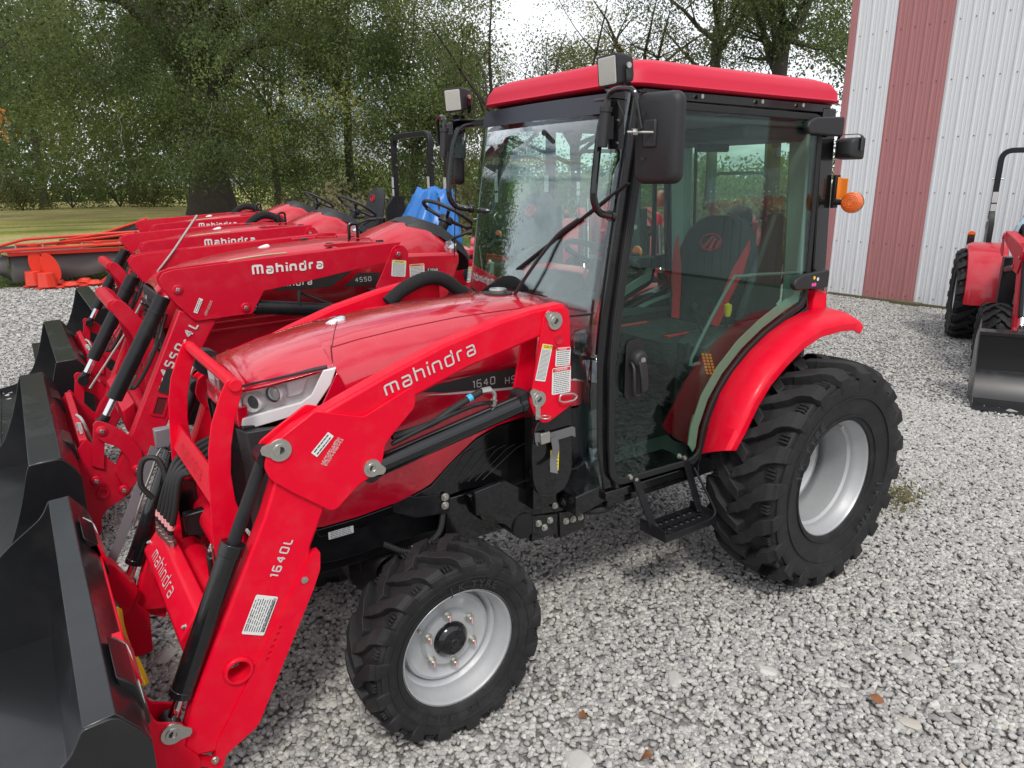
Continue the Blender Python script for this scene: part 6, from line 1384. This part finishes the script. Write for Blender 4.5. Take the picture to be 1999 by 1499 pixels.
# ================================================================ disc mower by the grass
orange_p = mat('orange_red_paint', (.72, .035, .012), .35, coat=.4)
tarp_g = mat('grey_mower_curtain', (.095, .09, .087), .6, bump=.5, bscale=6, var=.2, vscale=2)
mo = thing('disc_mower', 'orange-red disc mower with grey curtain and a row of cutting discs at the gravel edge', 'mower', (0, 0, 0))
MB().box(.62, 2.84, -13.06, -12.98, .55, .62).build('frame_beam', orange_p, mo, bevel=.008)
MB().box(.62, 2.80, -13.44, -13.38, .60, .66).build('frame_beam', orange_p, mo, bevel=.008)
MB().box(.72, 2.70, -13.80, -13.75, .66, .71).build('frame_beam', orange_p, mo, bevel=.008)
for x in (.70, 1.68, 2.66): MB().box(x, x + .07, -13.78, -13.0, .575, .635).build('cross_member', orange_p, mo, bevel=.006)
MB().tube(round_path([(.15, -12.92, .70), (2.80, -12.92, .66), (3.10, -13.10, .62), (3.06, -13.55, .66), (2.55, -13.85, .78), (.1, -13.85, .86)], .12, 5), .026, 8).build('guard_rail', orange_p, mo)
MB().tube([(1.9, -13.6, .76), (1.3, -13.9, .82), (.55, -14.2, 1.02), (.40, -14.25, 1.08)], .024, 8).build('lift_bar', orange_p, mo)
MB().tube([(2.3, -13.3, .72), (1.3, -13.5, .78), (.35, -13.6, .86)], .022, 8).build('lift_bar', orange_p, mo)
for x in (.9, 1.4, 2.0, 2.45): MB().obox((x, -13.42, .70), (.15, .10, .05)).build('bracket', orange_p, mo, bevel=.006)
for x in (.6, 1.1, 1.7, 2.3, 2.7): MB().cyl((x, -12.92, .66), (x, -12.92, .735), .016, n=8).build('clamp', zinc, mo)
def curtain(rows, th=.004):
    MB().loft(rows, closed=False, caps=False).build('curtain', tarp_g, mo, smooth=60, thick=th)
curtain([[(x, -13.08 + .012 * math.sin(x * 6), .56), (x, -13.11 + .03 * math.sin(x * 6 + .5), .32), (x, -13.09 + .04 * math.sin(x * 5), .10 + .05 * math.sin(x * 2.2) + .05 * (2.84 - x))] for x in np.linspace(.55, 2.84, 36)])
curtain([[(2.84, -13.06, .56), (2.88, -13.1, .3), (2.84, -13.1, .12)], [(3.05, -13.2, .60), (3.14, -13.25, .36), (2.98, -13.2, .20)], [(3.10, -13.5, .62), (3.20, -13.5, .42), (3.05, -13.5, .30)], [(2.9, -13.85, .70), (2.95, -13.9, .52), (2.85, -13.9, .44)]])
curtain([[(x, -13.02 - .3 * t, .640 + .03 * math.sin(3.1 * t + x * 2)) for t in (0, .8, 1.7, 2.7)] for x in np.linspace(.5, 2.95, 12)])
curtain([[(2.0, -13.9, .74), (1.9, -14.0, .66)], [(1.3, -14.0, .80), (1.2, -14.2, .66)], [(.6, -14.2, 1.0), (.5, -14.4, .72)], [(.32, -14.25, 1.02), (.30, -14.4, .84)]], .02)
for k, (yy_, x0_, x1_) in enumerate(((-12.42, .0, 2.45), (-12.82, -.1, 2.62))):
    MB().prism(fillet([(x0_, yy_ - .07), (x1_, yy_ - .09), (x1_ + .10, yy_), (x1_, yy_ + .09), (x0_, yy_ + .07)], .04, 3), 'z', .02, .05).build('cutter_bar', orange_p, mo, bevel=.008)
    for i in range(6):
        x = x0_ + .2 + i * (x1_ - x0_ - .65) / 5
        MB().lathe([(0, .15), (.014, .145), (.03, .10), (.055, .085), (.062, .05), (.062, .0005)], (x, yy_, .056), (0, 0, 1), 20).box(x - .18, x - .12, yy_ - .02, yy_ + .02, .056, .064).build('cutting_disc', orange_p, mo, smooth=40)
    x = x1_ - .10; MB().lathe([(0, .15), (.03, .145), (.23, .130), (.24, .12), (.24, .0005)], (x, yy_, .055), (0, 0, 1), 20).build('drum', orange_p, mo, smooth=40)
    MB().prism([(x - .10 + .13 * math.cos(a_) + .05 * math.sin(a_), .36 + .25 * math.sin(a_)) for a_ in np.linspace(0, 2 * math.pi, 28, endpoint=False)], 'y', yy_ - .15, yy_ - .14).build('deflector', orange_p, mo, bevel=.003)
# ================================================================ trees
def leaf_mat(name, dark, light, gold=None):
    m = bpy.data.materials.new(name); m.use_nodes = True; nt = m.node_tree; N = nt.nodes; L = nt.links; b = N['Principled BSDF']; b.inputs['Roughness'].default_value = .55; b.inputs['Specular IOR Level'].default_value = .35
    at = N.new('ShaderNodeAttribute'); at.attribute_name = 'tint'
    r = N.new('ShaderNodeValToRGB'); e = r.color_ramp.elements; e[0].position = .1; e[0].color = (*dark, 1); e[1].position = .85; e[1].color = (*light, 1)
    if gold: q = e.new(1.0); q.color = (*gold, 1)
    L.new(at.outputs['Fac'], r.inputs['Fac']); L.new(r.outputs[0], b.inputs['Base Color'])
    ge = N.new('ShaderNodeNewGeometry'); v1 = N.new('ShaderNodeVectorMath'); v1.operation = 'SCALE'; v1.inputs['Scale'].default_value = .55; L.new(ge.outputs['Normal'], v1.inputs[0])
    v2 = N.new('ShaderNodeVectorMath'); v2.operation = 'ADD'; v2.inputs[1].default_value = (.12, .22, .60); L.new(v1.outputs[0], v2.inputs[0]); v3 = N.new('ShaderNodeVectorMath'); v3.operation = 'NORMALIZE'; L.new(v2.outputs[0], v3.inputs[0]); L.new(v3.outputs[0], b.inputs['Normal'])   # foliage lighting evened and brightened by shading normals bent skyward, not by leaf pose
    t = N.new('ShaderNodeBsdfTranslucent'); L.new(r.outputs[0], t.inputs[0]); x = N.new('ShaderNodeMixShader'); x.inputs[0].default_value = .45; L.new(b.outputs[0], x.inputs[1]); L.new(t.outputs[0], x.inputs[2]); L.new(x.outputs[0], N['Material Output'].inputs['Surface']); return m
bark = mat('tree_bark', (.050, .041, .033), .95, bump=1.0, bscale=9, var=.45, vscale=5, dirt=((.07, .075, .05), .6), dscale=2)
twig_m = mat('bare_twig', (.22, .20, .17), .9)
LG = leaf_mat('oak_leaves', (.062, .094, .022), (.185, .235, .060), (.27, .24, .06))
LD = leaf_mat('dark_leaves', (.040, .066, .019), (.125, .170, .048))
LY = leaf_mat('yellowing_leaves', (.06, .085, .02), (.19, .19, .05), (.36, .27, .04))
LO = leaf_mat('orange_leaves', (.30, .12, .02), (.55, .22, .03))
LW = leaf_mat('weed_leaves', (.07, .08, .03), (.20, .18, .08), (.30, .24, .13))
def leaves(name, cent, col, per, spread, size, m, parent, seed, droop=.35, stretch=1.0):
    """cent: (K,3) twig centres, col: (K,) base tint; every leaf is its own small folded face"""
    g = np.random.default_rng(seed); K = len(cent); n = K * per
    c = np.repeat(cent, per, 0); t = np.repeat(col, per) + g.normal(0, .16, n)
    off = g.normal(0, 1, (n, 3)) * spread; rad = np.linalg.norm(off[:, :2], axis=1); off[:, 2] = off[:, 2] * .75 * stretch - rad * droop
    p = c + off
    a = g.normal(0, 1, (n, 3)); a[:, 2] = a[:, 2] * .6 - .8; a /= np.linalg.norm(a, axis=1)[:, None]
    b = np.cross(a, g.normal(0, 1, (n, 3))); b /= np.linalg.norm(b, axis=1)[:, None]
    s = size * g.uniform(.6, 1.35, n)[:, None]
    v = np.stack([p - a * s * .5, p + b * s * .27, p + a * s * .5, p - b * s * .27], 1).reshape(-1, 3)
    me = bpy.data.meshes.new(name); me.vertices.add(4 * n); me.vertices.foreach_set('co', v.ravel().astype(np.float32))
    me.loops.add(4 * n); me.loops.foreach_set('vertex_index', np.arange(4 * n, dtype=np.int32)); me.polygons.add(n); me.polygons.foreach_set('loop_start', np.arange(0, 4 * n, 4, dtype=np.int32)); me.update()
    at = me.attributes.new('tint', 'FLOAT', 'FACE'); at.data.foreach_set('value', np.clip(t, 0, 1).astype(np.float32)); me.materials.append(m)
    o = bpy.data.objects.new(name, me); C.objects.link(o); o.parent = parent; return o
def grow(g, start, dirv, length, r0, levels, mb, pts, wob=.25, up_=.1, nsub=5):
    """one limb and its side branches; collects twig positions in pts"""
    k = max(4, int(length / .7)); P = [np.array(start, float)]; d = np.array(dirv, float); d /= np.linalg.norm(d); D = [d.copy()]
    for i in range(k):
        d = d + g.normal(0, wob, 3) * .5 + np.array([0, 0, up_]) * .3; d /= np.linalg.norm(d); P.append(P[-1] + d * length / k); D.append(d.copy())
    rr = [max(.012, r0 * (1 - .8 * i / k)) for i in range(k + 1)]
    if r0 > .022: mb.tube([Vector(p) for p in P], rr, 7 if r0 < .2 else 14, caps=False)
    if levels == 0:
        for i in range(1, k + 1): pts.append(P[i])
        return
    for j in range(nsub):
        i = int(g.integers(max(1, int(k * .25)), k + 1)); q = g.normal(0, 1, 3); q[2] *= .5; dd = D[i] * .55 + q / np.linalg.norm(q) * .9
        grow(g, P[i], dd, length * g.uniform(.35, .6), rr[i] * .55, levels - 1, mb, pts, wob, up_ - .15, nsub)
    for i in range(k // 2, k + 1): pts.append(P[i])
def tree(name, label, pos, H, tr, crown_r, m, seed, z0=None, fork=.35, nl=7, per=26, size=.13, spread=.42, gold=.0, droop=.35, extra=None, group='trees behind the yard', lean=(0, 0), keep=1.0, lv=2, nsub=4, el0=.25, limb=.45):
    g = np.random.default_rng(seed); z = hgt(*pos) if z0 is None else z0; root = thing(name, label, 'tree', (pos[0], pos[1], z), 0, group); mb = MB(); pts = []
    fh = H * fork; top = np.array([lean[0], lean[1], fh])
    n = 8; P = [Vector((lean[0] * (i / n) ** 1.3 + .05 * math.sin(i + seed), lean[1] * (i / n) ** 1.3, -.1 + (fh + .1) * i / n)) for i in range(n + 1)]
    mb.tube(P, [tr * (1.35 - .35 * min(1, i / 2)) * (1 - .22 * i / n) for i in range(n + 1)], 18, caps=False)
    for i in range(nl):
        az = 2 * math.pi * i / nl + g.uniform(-.3, .3); el = g.uniform(el0, 1.25); hh = top * g.uniform(.72, 1.0) if i else top
        dv = (math.cos(az) * math.cos(el), math.sin(az) * math.cos(el), math.sin(el)); grow(g, hh, dv, (crown_r * .9 if el < .8 else (H - fh) * .8), tr * limb, lv, mb, pts, .3, .15, nsub)
    mb.build('trunk', bark, root, smooth=60)
    pts = np.array(pts)
    if extra is not None: pts = np.concatenate([pts, extra(g)])
    if keep < 1: pts = pts[g.random(len(pts)) < keep]
    pts = pts[pts[:, 2] > .25]
    # colour differs from bough to bough
    gap = np.sin(pts[:, 0] * 2.1 + seed) + np.sin(pts[:, 1] * 2.3 + 2 * seed) + np.sin(pts[:, 2] * 2.6 + seed * 3)
    pts = pts[gap > -.9 + (.35 if keep < 1 else 0)]
    q = np.sin(pts[:, 0] * .9 + seed) + np.sin(pts[:, 1] * 1.1 + 2 * seed) + np.sin(pts[:, 2] * 1.3 + seed * 3)
    col = .42 + .17 * q + gold
    leaves('crown', pts + g.normal(0, .12, pts.shape), col, per, spread, size, m, root, seed, droop); return root
# big old shade tree: separate hanging boughs, each a dense cloud of twigs with gaps between
def skirt(g):
    out = []
    for i in range(430):
        a = g.uniform(0, 2 * math.pi); r = 2.6 + 10.9 * g.random() ** .7; zt = g.uniform(2.4, 12.5)
        if r < 4.5 and zt < 4.5: zt += 3
        w_ = g.uniform(.7, 1.5); n = int(16 * w_)
        c = np.array([r * math.cos(a), r * math.sin(a), zt])
        for j in range(n):
            q = g.normal(0, 1, 3) * np.array([w_ * .55, w_ * .55, w_ * .34]); q[2] -= .35 * (q[0] ** 2 + q[1] ** 2) / w_
            out.append(c + q)
        for j in range(int(4 * w_)):
            q = c + np.array([g.normal(0, w_ * .6), g.normal(0, w_ * .6), -.5]); k = int(g.integers(2, 6))
            for m_ in range(k): out.append(q + np.array([g.normal(0, .06), g.normal(0, .06), -.28 * m_]))
    out = np.array(out); return out[out[:, 2] > 1.5]
oak = tree('shade_tree', 'massive old shade tree with drooping boughs behind the parked loaders', (-5.4, -34.6), 20, .92, 12.5, LG, 3, fork=.30, nl=12, per=42, size=.105, spread=.30, extra=skirt, droop=.45, nsub=4, el0=.85, limb=.36)
tw = MB(); g = np.random.default_rng(5)
for i in range(70):
    a = g.uniform(0, 6.28); r = g.uniform(5, 12); p = Vector((r * math.cos(a), r * math.sin(a), g.uniform(2.2, 8))); P = [p]
    for k in range(5): p = p + Vector((g.normal(0, .12) + .1 * math.cos(a), g.normal(0, .12) + .1 * math.sin(a), -.24)); P.append(p.copy())
    tw.tube(P, [.010, .009, .008, .006, .005, .004], 4, caps=False)
    if i % 2: tw.tube([P[2], P[2] + Vector((g.normal(0, .25), g.normal(0, .25), -.3)), P[2] + Vector((g.normal(0, .3), g.normal(0, .3), -.6))], [.006, .005, .003], 4, caps=False)
tw.build('twig', twig_m, oak, smooth=0, kind='stuff')
def dirpos(px, dist):
    """place at a horizontal bearing (image column of the photograph) and a distance in metres"""
    a = R(-124.458) - math.atan((px - 999.5) / 1395.04); return (2.74 + dist * math.cos(a), 2.34 + dist * math.sin(a))
tree('maple_tree', 'dark tree at the left edge whose bough of orange leaves hangs into view', dirpos(-160, 17), 9, .22, 4.5, LD, 21, per=22, size=.11, fork=.30, nl=8)
# the orange bough
bo = dirpos(34, 14.5); ob = thing('orange_bough', 'small bough of bright orange leaves hanging at the left edge', 'branch', (bo[0], bo[1], 0))
mb = MB(); mb.tube([(2.0, .6, 3.6), (.9, .2, 3.35), (.2, 0, 3.1), (-.1, -.1, 2.9)], [.04, .03, .02, .01], 6); mb.build('twig', bark, ob)
g = np.random.default_rng(8); leaves('leaf_spray', np.array([[.1, 0, 3.0], [-.05, 0, 2.85], [.15, .1, 2.78], [.25, 0, 2.9], [-.15, .1, 2.7]]) + g.normal(0, .06, (5, 3)), np.full(5, .6), 60, .14, .07, LO, ob, 8)
spec = [  # column, distance, height, trunk, crown, leaves, seed, gold, keep, label
 (-40, 54, 13, .25, 5.0, LD, 31, 0, 1, 'dense dark tree at the far left edge of the field'),
 (120, 56, 14, .25, 5.5, LG, 32, 0, 1, 'broad green tree behind the field, left of the shade tree'),
 (290, 58, 15, .25, 5.5, LD, 33, 0, 1, 'dark tree at the field edge just left of the big trunk'),
 (560, 54, 15, .25, 5.5, LD, 34, 0, 1, 'dark tree just right of the big trunk, beyond the field'),
 (700, 42, 13, .25, 5.0, LG, 35, .05, 1, 'full green tree above the steering wheels of the parked tractors'),
 (820, 33, 11.5, .2, 4.3, LG, 36, .1, 1, 'bushy green tree above the left work light of the cab'),
 (985, 27, 9.5, .2, 3.6, LY, 37, .0, .8, 'loose yellow-green tree above the front left corner of the cab roof'),
 (1120, 29, 10, .22, 3.4, LG, 38, .1, .75, 'slim green tree above the middle of the windshield'),
 (1235, 30, 10.5, .22, 3.6, LY, 39, .1, .9, 'yellowing tree with forked trunk above the near work light'),
 (1375, 27, 10.5, .20, 3.3, LY, 40, .05, .85, 'airy yellowing tree with visible limbs above the side door'),
 (1490, 24, 9.5, .26, 3.2, LG, 41, -.1, .85, 'dark leaning tree above the rear of the cab roof'),
 (1668, 34, 10, .22, 4.2, LD, 42, 0, .7, 'dark tree whose boughs reach to the corner of the barn'),
]
for px, ds, H, tr, cr_, m_, sd, go, kp, lab in spec:
    if ds > 41: H += 5; cr_ += 1.8
    tree('broadleaf_tree', lab, dirpos(px, ds), H, tr, cr_, m_, sd, per=34 if ds > 31 else 44, size=.15 if ds > 31 else .085, spread=.46 if ds > 31 else .30, gold=go, keep=kp, fork=.64 if px > 1300 else .55 if px > 1200 else .34, nl=8, nsub=4, lean=(0.4, .2) if sd in (40, 41) else (0, 0))
# understory bushes along the field edge
def bush(px, ds, w_, h_, m_, sd, lab, size=.16, n=150):
    p = dirpos(px, ds); z = hgt(*p); o = thing('bush', lab, 'bush', (p[0], p[1], z), 0, 'bushes along the field edge'); g = np.random.default_rng(sd)
    c = g.normal(0, 1, (n, 3)); c /= np.linalg.norm(c, axis=1)[:, None]; c *= g.uniform(.45, 1, (n, 1)) * np.array([w_ / 2, w_ / 2, h_]) * (1 + .25 * np.sin(c[:, :1] * 5 + sd)); c = c[c[:, 2] > 0]
    st = MB()
    for i in range(7): a = g.uniform(0, 6.28); st.tube([(0, 0, -.05), (math.cos(a) * w_ * .15, math.sin(a) * w_ * .15, h_ * .4), (math.cos(a) * w_ * .3, math.sin(a) * w_ * .3, h_ * .75)], [.03, .02, .01], 5)
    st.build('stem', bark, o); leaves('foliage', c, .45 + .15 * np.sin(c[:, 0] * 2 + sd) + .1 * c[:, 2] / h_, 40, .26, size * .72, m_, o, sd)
bl = [(20, 50, 5.5, 3.0, LY, 'golden-green bush at the left end of the field'), (75, 49.5, 3.5, 2.6, LY, 'small golden bush beside the larger one at the field edge'), (170, 52, 5.5, 2.8, LD, 'dark green bush behind the mown field'), (260, 52, 5, 3.2, LG, 'grey-green bush behind the mower'), (325, 51, 3.5, 2.6, LY, 'yellow bush to the left of the big trunk'), (390, 53, 5, 3.2, LG, 'green bush right behind the big trunk'),
      (520, 50, 6, 3.6, LG, 'wide green bush to the right of the big trunk'), (620, 44, 6, 3.8, LG, 'leafy bush behind the farthest steering wheel'), (700, 34, 5.5, 3.0, LD, 'dark bush behind the farthest seat'), (790, 32, 5, 3.6, LG, 'green bush behind the roll bars'), (870, 30, 5, 4.2, LD, 'tall dark bush behind the far side mirror'), (940, 28, 4, 2.6, LY, 'yellow-green bush beside the far cab corner')]
for i, (px, ds, w_, h_, m_, lab) in enumerate(bl): bush(px, ds, w_, h_, m_, 60 + i, lab)
# far woods beyond the weeds and the weeds themselves, seen through the cab glass
g = np.random.default_rng(77); c = []
for px in np.arange(560, 1800, 7.0):
    ds = g.uniform(95, 125); p = dirpos(px, ds); hh = 4.6 + 1.6 * math.sin(px * .021) + .8 * math.sin(px * .057) + g.uniform(-.6, .6)
    for k in range(11): c.append((p[0] + g.normal(0, 1.6), p[1] + g.normal(0, 1.6), g.uniform(-.3, 1) * hh))
for px in np.arange(-1500, 560, 9.0):
    ds = g.uniform(72, 88); p = dirpos(max(-2000, px), ds)
    for k in range(13): c.append((p[0] + g.normal(0, 2), p[1] + g.normal(0, 2), g.uniform(0, 1) ** 1.15 * 17))
c = np.array(c); wd_ = leaves('far_woods', c, .5 + .2 * np.sin(c[:, 0] * .3) + .15 * np.sin(c[:, 2] * .7), 26, 1.0, .55, LG, None, 77); wd_['kind'] = 'stuff'
c = []
for i in range(5200):
    px = g.uniform(560, 1720); ds = g.uniform(17, 60); p = dirpos(px, ds)
    if p[0] > -9 and ds < 22: continue
    c.append((p[0], p[1], hgt(*p) + g.uniform(0, 1) * (.9 + .5 * math.sin(px * .03))))
c = np.array(c); we = leaves('tall_weeds', c, .5 + .25 * np.sin(c[:, 0] * .8) + .1 * np.sin(c[:, 1] * 1.7), 14, .25, .16, LW, None, 78, droop=0, stretch=1.8); we['kind'] = 'stuff'
# short grass along the gravel edge
c = []
for i in range(11000):
    x = g.uniform(-8, 9); y = -13.3 - abs(g.normal(0, 2.6)); c.append((x, y, hgt(x, y) + .0))
c = np.array(c); gr = leaves('grass', c, .6 + .2 * np.sin(c[:, 0]) * np.cos(c[:, 1] * 2), 7, .07, .05, leaf_mat('grass_blade', (.07, .12, .03), (.20, .24, .07), (.30, .26, .12)), None, 80, droop=0); gr['kind'] = 'stuff'
# thin weeds in the gravel by the rear wheel
c = np.array([(-1.12 + g.normal(0, .12), .55 + g.normal(0, .06), .02) for i in range(50)])
wp_ = leaves('sparse_grass', c, np.full(len(c), .75), 7, .035, .03, LW, None, 81, droop=0); wp_['kind'] = 'stuff'
